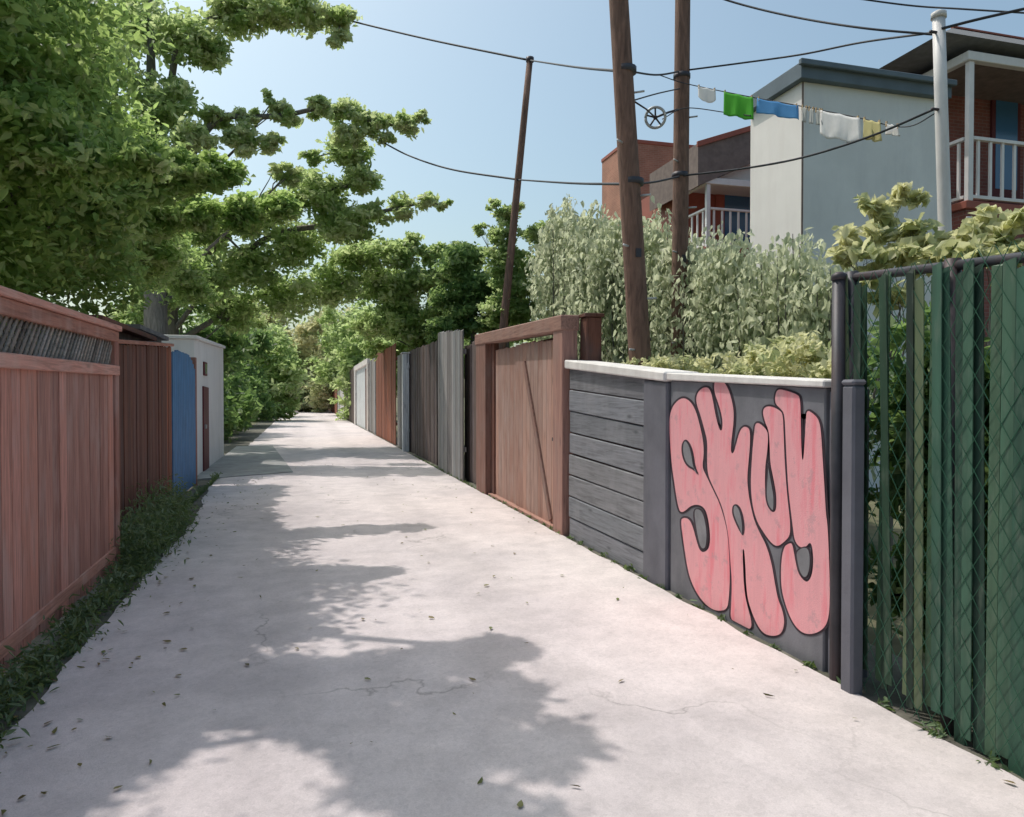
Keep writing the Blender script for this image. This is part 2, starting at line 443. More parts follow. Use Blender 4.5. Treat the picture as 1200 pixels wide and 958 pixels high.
# unit plank meshes shared by all boards (1 x 1 x 1, centred in x,y, base at z=0)
def plank_mesh(k, top=0.0):
    rr = random.Random(k)
    v = boxv((-.5, -.5, 0), (.5, .5, 1))
    v = [list(p) for p in v]
    for i in (4, 5, 6, 7):
        v[i][2] += rr.uniform(-top, top) if i in (4, 5) else 0
    me = meshpy('plank', v, BOXF)
    bm = bmesh.new(); bm.from_mesh(me)
    vert = [e for e in bm.edges if abs(e.verts[0].co.z - e.verts[1].co.z) > 0.5]
    bmesh.ops.bevel(bm, geom=vert, offset=0.06, segments=1, affect='EDGES')
    bm.to_mesh(me); bm.free()
    return me
PLANKS = {}
def plank(name, parent, cx, cy, z0, sx, sy, sz, mat, tilt=0.0, lean=0.0, k=None):
    key = (mat.name, random.randrange(4) if k is None else k)
    if key not in PLANKS:
        me = plank_mesh(key[1], 0.008); me.materials.append(mat); PLANKS[key] = me
    o = bpy.data.objects.new(name, PLANKS[key]); col.objects.link(o)
    o.parent = parent
    o.location = Vector((cx, cy, z0)) - wloc(parent)
    o.scale = (sx, sy, sz); o.rotation_euler = (tilt, lean, 0)
    return o

# ------------------------------------------------------------------ foliage
def leaf_mesh(name, P, tone, size, rng, droop=0.0, aspect=0.5, outc=None, size_var=0.5):
    n = len(P)
    nor = rng.normal(size=(n, 3)) * 0.75
    nor[:, 2] += 0.75
    nor /= np.linalg.norm(nor, axis=1, keepdims=True)
    d = rng.normal(size=(n, 3))
    d[:, 2] -= droop * 2.5 + 0.25
    d -= nor * np.sum(d * nor, axis=1, keepdims=True) * (1.0 - min(1, droop))
    d /= np.linalg.norm(d, axis=1, keepdims=True)
    s = np.cross(nor, d); s /= (np.linalg.norm(s, axis=1, keepdims=True) + 1e-9)
    nn = np.cross(d, s)
    L = size * (1 + size_var * rng.uniform(-1, 1, size=(n, 1)))
    W = L * aspect * rng.uniform(0.8, 1.2, size=(n, 1))
    base = P - d * L * 0.5
    tip = P + d * L * 0.5 - nn * L * 0.12
    m1 = base + d * L * 0.30 - nn * L * 0.01
    m2 = base + d * L * 0.66 - nn * L * 0.05
    l1 = m1 + s * W * 0.5 + nn * W * 0.20; r1 = m1 - s * W * 0.5 + nn * W * 0.20
    l2 = m2 + s * W * 0.36 + nn * W * 0.14; r2 = m2 - s * W * 0.36 + nn * W * 0.14
    V = np.stack([base, l1, l2, tip, r2, r1], axis=1).reshape(-1, 3).astype(np.float32)
    i6 = np.arange(n, dtype=np.int32) * 6
    T = np.stack([i6, i6 + 3, i6 + 2, i6 + 1, i6, i6 + 5, i6 + 4, i6 + 3], axis=1).reshape(-1)
    me = bpy.data.meshes.new(name)
    me.vertices.add(6 * n); me.vertices.foreach_set('co', V.ravel())
    me.loops.add(8 * n); me.loops.foreach_set('vertex_index', T.astype(np.int32))
    me.polygons.add(2 * n)
    me.polygons.foreach_set('loop_start', np.arange(0, 8 * n, 4, dtype=np.int32))
    at = me.attributes.new('rnd', 'FLOAT', 'FACE')
    at.data.foreach_set('value', np.repeat(np.clip(tone, 0, 1), 2).astype(np.float32))
    me.update(calc_edges=True)
    return me
def clump(c, r, n, rng, tone0=0.5):
    """leaf points gathered on small sprays inside an ellipsoid"""
    c = np.array(c); r = np.array(r if hasattr(r, '__len__') else (r, r, r * 0.75), dtype=float)
    k = max(5, n // 38)
    d = rng.normal(size=(k, 3)); d /= np.linalg.norm(d, axis=1, keepdims=True)
    rad = rng.uniform(0, 1, size=(k, 1)) ** (1 / 2.0)
    sub = d * rad
    idx = rng.integers(0, k, size=n)
    off = rng.normal(size=(n, 3)) * np.array([0.20, 0.20, 0.13])
    p = c + (sub[idx] + off) * r
    t = rng.normal(size=k) * 0.22 + tone0 + 0.08
    tone = t[idx] + rng.normal(size=n) * 0.13
    return p, tone, c + sub * r
def curve_pts(a, b, sag, n=7, rr=random):
    a = Vector(a); b = Vector(b); out = []
    L = (b - a).length
    j1 = Vector((rr.uniform(-1, 1), rr.uniform(-1, 1), rr.uniform(-.4, .4))) * L * 0.07
    for i in range(n):
        t = i / (n - 1)
        p = a.lerp(b, t) + Vector((0, 0, sag * 4 * t * (1 - t))) + j1 * math.sin(t * math.pi * 2) 
        out.append(p)
    return out
def tree(name, label, cat, base, height, r0, clumps, leaf, lmat, seed, group=None, droop=0.0, aspect=0.5, lean=(0, 0), limbs=True, limb_p=1.0, dens=1.0, bmat=None, twigs=3, boughs=()):
    """clumps: (centre, radius, n, tone)"""
    rng = np.random.default_rng(seed); rr = random.Random(seed)
    root = empty(name, base, label, cat, group)
    bmat = bmat or M['bark']
    b = Vector(base)
    tp = [b + Vector((lean[0] * t + 0.12 * r0 * math.sin(5 * t), lean[1] * t, height * t)) for t in (0, .1, .25, .4, .55, .7, .85, 1)]
    tp[0].z -= 0.05
    trunk = tube('trunk', tp, [r0 * k for k in (1.35, 1.05, .95, .85, .7, .5, .32, .1)], bmat, root, 10)
    P, T = [], []
    tw = []
    on_bough = set()
    for bo in boughs:                       # long limbs threading several clumps
        cs = [Vector(clumps[i][0]) for i in bo]; on_bough.update(bo)
        h = min(max(cs[0].z * 0.62, height * .25), height * .9) / height
        st = b + Vector((lean[0] * h, lean[1] * h, height * h))
        ctrl = [st, st.lerp(cs[0], .55) + Vector((0, 0, .12 * (cs[0] - st).length))] + cs
        cc_ = [ctrl[0] * 2 - ctrl[1]] + ctrl + [ctrl[-1] * 2 - ctrl[-2]]
        pts = []
        for i in range(1, len(cc_) - 2):
            for k in range(5):
                t = k / 5; A, B, C_, E = cc_[i - 1], cc_[i], cc_[i + 1], cc_[i + 2]
                pts.append(0.5 * ((2 * B) + (C_ - A) * t + (2 * A - 5 * B + 4 * C_ - E) * t * t + (3 * B - A - 3 * C_ + E) * t ** 3))
        pts.append(ctrl[-1]); N = len(pts)
        LL = sum((pts[i + 1] - pts[i]).length for i in range(N - 1))
        rb = min(r0 * .5, .011 * LL + .014)
        tube('limb', pts, [rb * (1 - .86 * (i / (N - 1)) ** .8) for i in range(N)], bmat, root, 7)
    for ci, (c, r, n, tone) in enumerate(clumps):
        p, t, sub = clump(c, r, int(n * dens), rng, tone)
        P.append(p); T.append(t)
        c = Vector(c)
        if limbs and ci not in on_bough and rr.random() < limb_p:
            h = min(max((c.z - b.z) * rr.uniform(0.45, 0.75), height * 0.22), height * 0.93) / height
            s = b + Vector((lean[0] * h, lean[1] * h, height * h))
            L = (c - s).length
            rb = min(r0 * (1.05 - h) * 0.5, 0.011 * L + 0.010)
            pts = curve_pts(s, c, L * rr.uniform(0.03, 0.12), 8, rr)
            tube('limb', pts, [rb * (1 - 0.8 * i / 7) for i in range(8)], bmat, root, 6)
            for q in sub[rng.integers(0, len(sub), size=min(len(sub), twigs))]:
                st = pts[rr.choice((4, 5, 6))]
                tw.append(tube_data(curve_pts(st, q, 0.02, 4, rr), [rb * .35, rb * .28, rb * .2, rb * .12], 4, False))
    if tw: joined('twigs', tw, bmat, root, True)['kind'] = 'stuff'
    P = np.concatenate(P); T = np.concatenate(T)
    keep = P[:, 2] > b.z + 0.02
    cr = link('crown', leaf_mesh('crown', P[keep], T[keep], leaf, rng, droop, aspect), lmat, root)
    return root
def pxc(x, y, Y, rpx, n, tone=0.5, flat=0.8):
    """a leaf clump seen around a pixel, at world depth Y along the alley"""
    p = onY(x, y, Y); D = (p - CAMP).dot(FWD)
    r = rpx * D / FPX
    return (p, (r, r, r * flat), n, tone)

# ================================================================== SETTING
XR = 2.80     # face of the right hand fences and walls
XL = -1.58    # face of the near left fence
def grid_sheet(name, x0f, x1f, ys, nx, z, mat, thick=0.0):
    vs, fs = [], []
    for j, y in enumerate(ys):
        a, b = x0f(y), x1f(y)
        for i in range(nx + 1):
            x = a + (b - a) * i / nx
            vs.append((x, y, z + noise.noise(Vector((x * .6, y * .6, 3))) * 0.006 * (0 < i < nx)))
    for j in range(len(ys) - 1):
        for i in range(nx):
            p = j * (nx + 1) + i
            fs.append((p, p + 1, p + nx + 2, p + nx + 1))
    return link(name, meshpy(name, vs, fs, True), mat)
g = link('ground', meshpy('ground', [(-900, -900, 0), (900, -900, 0), (900, 900, 0), (-900, 900, 0)], [(0, 1, 2, 3)]), M['ground'])
tag(g, kind='structure')
ys = [-8 + 0.12 * i for i in range(300)] + [28 + 0.8 * i for i in range(70)]
def road_left(y):
    return -1.30 + 0.07 * noise.noise(Vector((y * 1.3, 0, 0))) + 0.04 * noise.noise(Vector((y * 5, 4, 0))) - max(0, min(1, (y - 10) / 5)) * 0.35
def road_right(y):
    return 2.74 + 0.03 * noise.noise(Vector((y * 2.3, 9, 0)))
rd = grid_sheet('road', road_left, road_right, ys, 10, 0.022, M['road']); tag(rd, kind='structure')
vg = grid_sheet('verge', lambda y: -2.6, lambda y: -1.1, ys, 4, 0.008, M['verge']); tag(vg, kind='structure')
vr = grid_sheet('verge', lambda y: 2.6, lambda y: 3.4, ys, 3, 0.008, M['verge']); tag(vr, kind='structure')
ap = hexa('driveway_shade', [(-1.95, 14.6, 0.0), (-.2, 15.6, 0.0), (-.9, 24, 0.0), (-1.95, 24, 0.0), (-1.95, 14.6, .042), (-.2, 15.6, .042), (-.9, 24, .042), (-1.95, 24, .042)], M['apron_shade']); tag(ap, kind='structure')  # slab in front of the garage, its darker colour stands for shade

# ================================================================== RIGHT SIDE: graffiti wall, board wall, gate
def zx(x, y, X=XR): return onX(x, y, X).z
# ---- graffiti wall
ya, yb = yat(967, XR), yat(786, XR)
za, zb = zx(967, 455), zx(786, 446)
gw = empty('graffiti_wall', (XR, ya, 0), 'low grey concrete wall panel sprayed with big pink bubble letters under a pale coping', 'wall')
xprism('panel', XR, XR + .2, ya, yb, -.05, za, -.05, zb, M['slab'], gw, .008)
xprism('coping', XR - .035, XR + .26, ya - .03, yb + .01, za + .002, zx(967, 446), zb + .002, zx(786, 437), M['coping'], gw, .008)
yp = yat(986, XR)
xprism('pier', XR + .012, XR + .2, yp, ya - .004, -.05, zx(980, 452), -.05, za - .01, M['pier'], gw, .02)
# letters
def zp(zx_, zy_): return (780 + zx_ / 5.445, 430 + zy_ / 5.445)
LET = dict(
 S=[(120,195),(165,222),(200,285),(225,380),(245,470),(250,560),(238,640),(262,690),(300,770),(345,860),(372,940),(400,1050),(412,1200),(416,1350),(410,1470),(398,1552),(330,1562),(270,1532),(210,1462),(160,1362),(135,1252),(115,1112),(98,985),(112,962),(150,966),(176,1010),(200,1100),(224,1180),(262,1180),(286,1140),(285,1040),(266,932),(240,892),(200,880),(160,892),(138,915),(100,936),(80,890),(60,760),(40,620),(30,480),(22,350),(40,262),(80,212)],
 K=[(262,125),(290,145),(305,200),(322,300),(350,410),(366,400),(365,330),(345,250),(315,170),(310,110),(325,88),(362,88),(392,112),(420,180),(440,270),(440,350),(432,420),(424,490),(422,545),(436,555),(456,480),(476,410),(500,380),(530,385),(545,410),(545,500),(532,640),(526,720),(536,820),(552,900),(570,975),(602,1052),(650,1142),(682,1252),(702,1372),(722,1482),(752,1552),(766,1632),(748,1702),(700,1722),(642,1712),(600,1672),(558,1582),(528,1492),(516,1392),(512,1272),(505,1172),(497,1160),(500,1290),(506,1400),(520,1500),(562,1650),(532,1686),(452,1642),(416,1612),(421,1512),(426,1372),(416,1252),(403,1070),(376,940),(350,860),(304,765),(272,690),(266,600),(270,480),(250,400),(225,310),(200,240),(196,190),(220,145)],
 U=[(575,362),(602,355),(655,405),(661,450),(655,540),(641,640),(640,800),(652,890),(690,932),(710,910),(710,820),(695,730),(671,620),(668,520),(662,410),(636,350),(622,290),(636,255),(680,250),(740,280),(755,310),(760,430),(766,600),(780,800),(796,940),(802,1010),(800,1080),(762,1120),(720,1150),(680,1130),(622,1050),(582,980),(556,880),(546,760),(550,640),(560,500),(568,420)],
 Y=[(712,150),(742,140),(850,175),(866,205),(870,350),(872,500),(880,622),(890,500),(898,340),(906,272),(952,300),(986,340),(1000,420),(1010,600),(1020,750),(1030,940),(1040,1000),(1050,1200),(1056,1450),(1050,1600),(1020,1670),(960,1705),(900,1708),(850,1680),(802,1610),(762,1500),(740,1400),(740,1250),(757,1150),(790,1125),(815,1125),(830,1210),(850,1310),(875,1350),(905,1375),(930,1350),(945,1290),(945,1180),(930,1115),(900,1155),(860,1155),(826,1110),(815,1020),(800,900),(786,780),(776,600),(768,430),(762,300),(736,268),(706,240),(700,200)])
HOLES = dict(S=[[(113,490),(133,462),(162,498),(180,560),(190,640),(218,698),(188,655),(150,637),(124,600),(110,540)], [(180,905),(235,905),(262,960),(278,1060),(272,1150),(240,1172),(215,1130),(195,1030)]],
             K=[[(438,885),(460,878),(488,915),(506,1010),(500,1085),(478,1040),(450,980),(433,930)]],
             U=[[(658,640),(664,600),(690,740),(706,830),(704,905),(688,925),(655,880),(645,800)]],
             Y=[[(838,1165),(930,1140),(940,1280),(908,1360),(862,1320),(842,1240)]])
def chaikin(p, it=2):
    for _ in range(it):
        q = []
        for i in range(len(p)):
            a, b = p[i], p[(i + 1) % len(p)]
            q += [(a[0] * .75 + b[0] * .25, a[1] * .75 + b[1] * .25), (a[0] * .25 + b[0] * .75, a[1] * .25 + b[1] * .75)]
        p = q
    return p
def offset(p, d):
    ar = sum(p[i][0] * p[(i + 1) % len(p)][1] - p[(i + 1) % len(p)][0] * p[i][1] for i in range(len(p)))
    s = 1 if ar > 0 else -1
    out = []
    for i in range(len(p)):
        a, b = p[i - 1], p[(i + 1) % len(p)]
        t = (b[0] - a[0], b[1] - a[1]); L = math.hypot(*t) or 1
        out.append((p[i][0] + s * t[1] / L * d, p[i][1] - s * t[0] / L * d))
    return out
def paint(name, poly, X, mat, parent):
    pts = []
    for q in poly:
        w = onX(*zp(*q), XR); pts.append((X, w.y, max(w.z, 0.035)))
    me = bpy.data.meshes.new(name); me.from_pydata(pts, [], [tuple(range(len(pts)))]); me.update()
    bm = bmesh.new(); bm.from_mesh(me); bmesh.ops.triangulate(bm, faces=bm.faces); 
    ext = bmesh.ops.extrude_face_region(bm, geom=list(bm.faces))
    for v in ext['geom']:
        if isinstance(v, bmesh.types.BMVert): v.co.x += 0.0012
    bmesh.ops.recalc_face_normals(bm, faces=bm.faces)
    bm.to_mesh(me); bm.free()
    return link(name, me, mat, parent)
for i, k in enumerate('SKUY'):
    pl = chaikin(LET[k])
    paint('letter_outline', offset(pl, 11), XR - .0020 - .0003 * i, M['outline'], gw)
    lo = paint('letter', offset(pl, -2), XR - .0050 - .0003 * i, M['pink'], gw)
    lo['label'] = 'pink bubble letter ' + k
    for h in HOLES[k]:
        paint('letter_outline', chaikin(offset(h, 5)), XR - .0075 - .0003 * i, M['outline'], gw)
        paint('letter_counter', chaikin(offset(h, -8)), XR - .0100 - .0003 * i, M['counter'], gw)

# ---- board wall
y0, y1 = yat(757, XR), yat(667, XR)
yq = yat(785.5, XR)
bw = empty('board_wall', (XR, y0, 0), 'low wall of grey horizontal boards with dark gaps beside the cedar gate', 'wall')
zt0, zt1 = zx(757, 440), zx(667, 432)
xprism('backing', XR + .045, XR + .2, y0 - .02, y1, -.05, zt0 - .01, -.05, zt1 - .01, M['gap'], bw)
NB = 8
for i in range(NB):
    f0, f1 = i / NB, (i + 1) / NB
    g0 = 0.012 * random.uniform(.4, 1.6); g1 = 0.012 * random.uniform(.4, 1.8)
    dx = random.uniform(-.008, .008)
    xprism('board', XR + dx, XR + .04 + dx, y0 + .005 + random.uniform(0, .03), y1 - .005, zt0 * f0 + g0 * .5, zt0 * f1 - g0 * .5, zt1 * f0 + g1 * .5, zt1 * f1 - g1 * .5, M['wall_board'], bw, .008)
zq = zx(785, 448)
xprism('pier', XR - .03, XR + .22, yq + .005, y0 - .004, -.05, zq, -.05, zx(757, 446), M['pier'], bw, .015)
xprism('coping', XR - .05, XR + .27, yq + .008, y1 + .02, zq + .003, zx(785, 436), zt1, zx(667, 422), M['coping'], bw, .012)

# ---- cedar gate in its frame
gy0, gy1 = yat(666, XR), yat(562, XR)
gh0, gh1 = zx(660, 372), zx(566, 392)
ga = empty('wooden_gate', (XR, gy0, 0), 'tall pinkish cedar gate with a heavy timber frame beside the grey board wall', 'gate')
pw = 0.16
ye = yat(654, XR); yl = yat(573, XR)
xprism('gate_post', XR - .06, XR + .12, gy0 + .03, ye + .01, -.05, gh0, -.05, gh0 - .01, M['gate_frame'], ga, .01)
xprism('gate_post', XR - .06, XR + .12, yl, gy1, -.05, gh1, -.05, gh1, M['gate_frame'], ga, .01)
xprism('lintel', XR - .075, XR + .14, gy0 + .02, gy1 + .03, gh0 - .16, gh0 + .012, gh1 - .16, gh1 + .012, M['gate_frame_y'], ga, .012)
xprism('inner_jamb', XR + .03, XR + .11, yl - .20, yl - .004, -.03, gh1 - .165, -.03, gh1 - .165, M['dark_red_wood'], ga, .006)
leaf = box('gate_leaf', (XR + .085, ye + .01, .06), (XR + .11, yl - .20, gh1 - .30), M['gap'], ga)
yy = ye + .015; ysplit = yat(604, XR); n = 0
while yy < yl - .2:
    w = random.uniform(.15, .19)
    e = min(yy + w, yl - .2)
    front = yy < ysplit
    top = (gh0 + (gh1 - gh0) * (yy - gy0) / (gy1 - gy0)) - .23 - (0.03 if not front else 0) + random.uniform(-.008, .008)
    plank('plank', leaf, XR + (.055 if front else .07), (yy + e) / 2, .045, .03, (e - yy) - .007, top - .045, M['gate_wood'] if front else M['grey_wood'] if False else M['gate_wood'])
    yy = e
# diagonal brace and latch
p0 = onX(612, 425, XR); p1 = onX(643, 610, XR)
tt = (p1 - p0); nrm = Vector((0, -tt.z, tt.y)).normalized() * .045
bv = []
for X in (XR + .012, XR + .038):
    for q in (p0 - nrm, p0 + nrm, p1 + nrm, p1 - nrm): bv.append((X, q.y, max(q.z, .05)))
hexa('brace', [bv[0], bv[4], bv[5], bv[1], bv[3], bv[7], bv[6], bv[2]], M['gate_frame'], leaf, .004)
box('latch', (XR + .005, ye + .10, 1.03), (XR + .038, ye + .24, 1.07), M['post_steel'], leaf)
xprism('threshold', XR - .02, XR + .1, ye + .012, yl - .004, .0, .045, .0, .045, M['gate_frame_y'], ga, .005)
# short return post behind the gate
sp = empty('fence_post', (XR + .3, gy0 - .1, 0), 'dark brown timber post standing behind the corner of the cedar gate', 'post')
xprism('post', XR + .16, XR + .34, gy0 - .13, gy0 + .07, -.05, gh0 - .02, -.05, gh0 - .02, M['dark_red_wood'], sp, .01)
box('post_cap', (XR + .14, gy0 - .15, gh0 - .018), (XR + .36, gy0 + .09, gh0 + .02), M['dark_red_wood'], sp)

# ---- fences beyond the gate
def fence(px0, px1, yt0, yt1, mat, label, X=XR, bw_=.16, name='plank_fence', posts=True, gap=.008, jag=.01, cat='fence', rail=True):
    """px0 is the nearer edge"""
    a, b = yat(px0, X), yat(px1, X)
    h0, h1 = zx(px0, yt0, X), zx(px1, yt1, X)
    o = empty(name, (X, a, 0), label, cat)
    n = max(2, int(round((b - a) / bw_)))
    n = min(n, 60)
    w = (b - a) / n
    for i in range(n):
        t = (i + .5) / n
        plank('plank', o, X + random.uniform(-.008, .008), a + w * (i + .5), random.uniform(0, .03), .028, w - gap, h0 + (h1 - h0) * t + random.uniform(-jag, jag), mat, random.uniform(-.006, .006))
    if rail:
        for zf in (.2, .85):
            box('rail', (X + .02, a + .01, h0 * zf), (X + .06, b - .01, h0 * zf + .09), mat, o)
    return o
fence(561, 545, 400, 408, M['brown_wood'], 'short dark brown plank fence strip between the cedar gate and the tall grey panel', XR + .12)
fence(543, 514, 388, 391, M['grey_wood'], 'tall silvered grey plank panel standing proud next to the dark brown fence', XR - .02, .22, jag=.004)
fence(513, 479, 401, 413, M['brown_wood'], 'long dark weathered plank fence between the tall grey panel and a white-edged panel', XR + .10, .2)
fence(478, 466, 414, 418, M['grey_wood'], 'narrow grey plank panel edged with a white post', XR + .02, .3)
def wpost(px, yt, label, w=.12, mat=None, X=XR):
    a = yat(px, X); h = zx(px, yt, X)
    o = empty('fence_post', (X, a, 0), label, 'post', None)
    box('post', (X - .12, a - w, -.03), (X + .06, a + w, h), mat or M['white_wood'], o, .01)
    box('post_cap', (X - .15, a - w - .03, h + .001), (X + .09, a + w + .03, h + .04), mat or M['white_wood'], o, .01)
wpost(476.5, 415, 'white painted post at the edge of the narrow grey panel')
fence(464, 441, 404, 416, M['rust_wood'], 'rust red plank fence with a peaked top next to the chipped white door', XR + .02, .35)
fence(440, 433, 420, 424, M['grey_wood'], 'slim grey plank strip between the rust red fence and the chipped white door', XR + .05, .5)
# white garden door
a, b = yat(432, XR), yat(416, XR); h0, h1 = zx(432, 420), zx(416, 430)
dd = empty('garden_door', (XR, a, 0), 'chipped white wooden door with a dark slit in the far fence line', 'door')
xprism('door_panel', XR + .03, XR + .08, a + .05, b - .05, .0, h0 - .1, .0, h1 - .1, M['white_wood'], dd)
xprism('door_frame', XR - .05, XR + .1, a, a + .5, -.03, h0, -.03, h0, M['white_wood'], dd)
xprism('door_frame', XR - .05, XR + .1, b - .9, b, -.03, h1, -.03, h1, M['white_wood'], dd)
xprism('door_lintel', XR - .06, XR + .11, a - .05, b + .05, h0 - .25, h0 + .01, h1 - .25, h1 + .01, M['white_wood'], dd)
xprism('door_slit', XR + .01, XR + .028, a + .9, a + 2.0, .05, h0 - .4, .05, h0 - .4, M['gap'], dd)
fence(415, 404, 431, 440, M['brown_wood'], 'far brown plank fence past the chipped white door', XR + .03, .6)
fence(403, 396, 438, 442, M['white_wood'], 'small far white plank panel beyond the brown planks', XR, .8)
fence(395, 380, 446, 458, M['rust_wood'], 'farthest dark red plank fence at the end of the alley', XR + .02, 1.2)
wpost(378, 458, 'small white post ending the farthest dark red fence', .3)

# ---- green slatted chain-link fence
gA, gB = 0.6, yat(987, XR)
ht_far, ht_near = zx(985, 326), zx(1198, 300)
gf = empty('chain_link_fence', (XR, gB, 0), 'tall chain-link fence woven with dark green vertical slats', 'fence')
def gtop(y):
    t = (gB - y) / (gB - yat(1198, XR)); return ht_far + (ht_near - ht_far) * t
y = gB - .06
while y > gA:
    px_near = y < yat(1090, XR)
    dens = .99 if px_near else .94
    w = random.uniform(.05, .072) if px_near else random.uniform(.035, .055)
    if random.random() < dens:
        zb = random.choice((-.01, .0, .02, .05, .10)) if px_near else random.uniform(.0, .22)
        plank('slat', gf, XR + random.uniform(-.012, .012), y - w / 2, zb, .006, w, gtop(y) - zb - random.uniform(.0, .06), M['slat'] if px_near else M['slat_dark'], random.uniform(-.03, .03) * .8, random.uniform(-.012, .012))
    y -= w + random.uniform(-.006, .004) + (0 if px_near else .002)
for py in (gB - .01, yat(1105, XR), 0.75):
    tube('fence_post', [(XR + .05, py, -.05), (XR + .05, py, gtop(py) + .03)], .035, M['post_steel'], gf, 12)
tube('top_rail', [(XR + .05, gB, gtop(gB)), (XR + .05, gA, gtop(gA))], .024, M['post_steel'], gf, 10)
wr = []
zmax = gtop(1.5)
stp = .085
k = gA - zmax
while k < gB + zmax:
    for s in (1, -1):
        # line y = k + s*z*0.62
        a0, a1 = None, None
        for z in np.linspace(.03, gtop(gB) - .01, 30):
            yy = k + s * z * .62
            if gA < yy < gB - .03:
                if a0 is None: a0 = (yy, z)
                a1 = (yy, z)
        if a0 and a1 and a0 != a1:
            wr.append(tube_data([(XR - .018 - .003 * s, a0[0], a0[1]), (XR - .018 - .003 * s, a1[0], a1[1])], .0017, 4, False))
    k += stp
wm = joined('wire_mesh', wr, M['wire'], gf); wm['kind'] = 'stuff'
# two posts between graffiti wall and slats
ps = empty('fence_post', (XR - .02, yp, 0), 'tall dark steel post where the graffiti wall meets the green fence', 'post')
pt = zx(985, 330)
tube('post', [(XR - .03, yat(988, XR), -.05), (XR - .03, yat(988, XR), pt)], .036, M['post_steel'], ps, 12)
tube('post_cap', [(XR - .03, yat(988, XR), pt + .001), (XR - .03, yat(988, XR), pt + .03), (XR - .03, yat(988, XR), pt + .045)], [.042, .04, .015], M['post_steel'], ps, 12)
ps2 = empty('fence_post', (XR, yat(1010, XR), 0), 'short grey concrete post in front of the green slats', 'post')
yz = yat(1012, XR)
box('post', (XR - .10, yz - .045, -.05), (XR - .022, yz + .045, zx(1008, 452)), M['pier'], ps2, .012)
box('post_top', (XR - .105, yz - .05, zx(1008, 452) + .001), (XR - .017, yz + .05, zx(1008, 452) + .03), M['pier'], ps2, .012)

# ================================================================== LEFT SIDE
lf = empty('lattice_fence', (XL, 7.17, 0), 'red-brown stained plank fence with a grey lattice strip under its top rail', 'fence')
LY0, LY1 = 0.6, yat(135, XL)
HT = 2.15
def ltop(y): return HT + (y - LY1) * 0.012
ya_ = LY0
POSTS = [LY1 - .05, LY1 - 2.9, LY1 - 5.7]
for py in POSTS:
    box('post', (XL - .09, py - .06, -.05), (XL + .03, py + .06, ltop(py) - .03), M['red_wood'], lf, .008)
rt, rb_ = .115, .0
def lrail(nm, z0, z1, x0, x1, mat, ya, yb):
    xprism(nm, x0, x1, ya, yb, ltop(ya) + z0, ltop(ya) + z1, ltop(yb) + z0, ltop(yb) + z1, mat, lf, .006)
lrail('top_rail', -.03, .018, XL - .11, XL + .055, M['red_wood_y'], LY0, LY1 + .03)
lrail('upper_rail', -.125, -.032, XL - .04, XL + .035, M['red_wood_y'], LY0, LY1)
lrail('middle_rail', -.415, -.33, XL - .04, XL + .04, M['red_wood_y'], LY0, LY1)
lrail('bottom_rail', -1.98, -1.89, XL - .05, XL + .022, M['red_wood_y'], LY0, LY1)
# lattice slats, two crossing layers
for s, dx in ((1, 0.0), (-1, -.012)):
    k = LY0
    while k < LY1 - .2:
        a = Vector((XL + dx, k, ltop(k) - .335)); L = .205
        b_ = a + Vector((0, L * s, L + .004)) if s > 0 else None
        if s < 0: a = a + Vector((0, L, 0)); b_ = a + Vector((0, -L, L + .004))
        t = (b_ - a).normalized(); nn = Vector((0, -t.z, t.y)) * .013
        v = []
        for q in (a, b_):
            for X in (-.004, .004):
                v += [q + nn + Vector((X, 0, 0)), q - nn + Vector((X, 0, 0))]
        hexa('lattice_slat', [v[0], v[2], v[3], v[1], v[4], v[6], v[7], v[5]], M['lattice'], lf, 0)
        k += .08
y = LY0
while y < LY1 - .12:
    w = random.uniform(.135, .15)
    e = min(y + w, LY1 - .115)
    if e - y > .03:
        plank('plank', lf, XL + random.uniform(-.004, .004), (y + e) / 2, .07 + random.uniform(-.02, .02), .022, e - y - random.uniform(.003, .007), ltop(y) - .35 - .07, M['red_wood'], random.uniform(-.003, .003))
    y = e + .0005
# dark fence
X2 = -1.76
df = fence(202, 142, 412, 404, M['dark_red_wood'], 'dark red-brown plank fence in shade between the lattice fence and the blue gate', X2, .15) if False else None
a, b = LY1 + .12, yat(200, X2)
df = empty('plank_fence', (X2, a, 0), 'dark red-brown plank fence in shade between the lattice fence and the blue gate', 'fence')
y = a; hh = 2.0
while y < b - .05:
    w = min(random.uniform(.13, .16), b - y)
    plank('plank', df, X2 + random.uniform(-.006, .006), y + w / 2, .02, .024, w - .007, hh + .055 * (y - a) + random.uniform(-.006, .006), M['dark_red_wood'] if y < b - .5 else M['rust_wood'])
    y += w
xprism('top_rail', X2 - .05, X2 + .05, a, b, hh + .03, hh + .07, hh + .03 + .055 * (b - a), hh + .07 + .055 * (b - a), M['red_wood_y'], df)
box('rail', (X2 - .06, a, .4), (X2 - .014, b, .5), M['dark_red_wood'], df)
box('rail', (X2 - .06, a, 1.7), (X2 - .014, b, 1.8), M['dark_red_wood'], df)
# raised board behind
rb2 = empty('wooden_shed', (X2 - .9, 8.4, 0), 'low dark brown garden shed peeping over the shaded plank fence', 'shed')
box('wall', (X2 - 1.9, a + 1.0, 0), (X2 - .25, b - .2, 2.30), M['brown_wood'], rb2)
box('roof', (X2 - 2.0, a + .9, 2.303), (X2 - .15, b - .1, 2.36), M['dark_red_wood'], rb2)
box('door', (X2 - .245, a + 1.4, .05), (X2 - .22, a + 2.0, 2.0), M['dark_red_wood'], rb2)
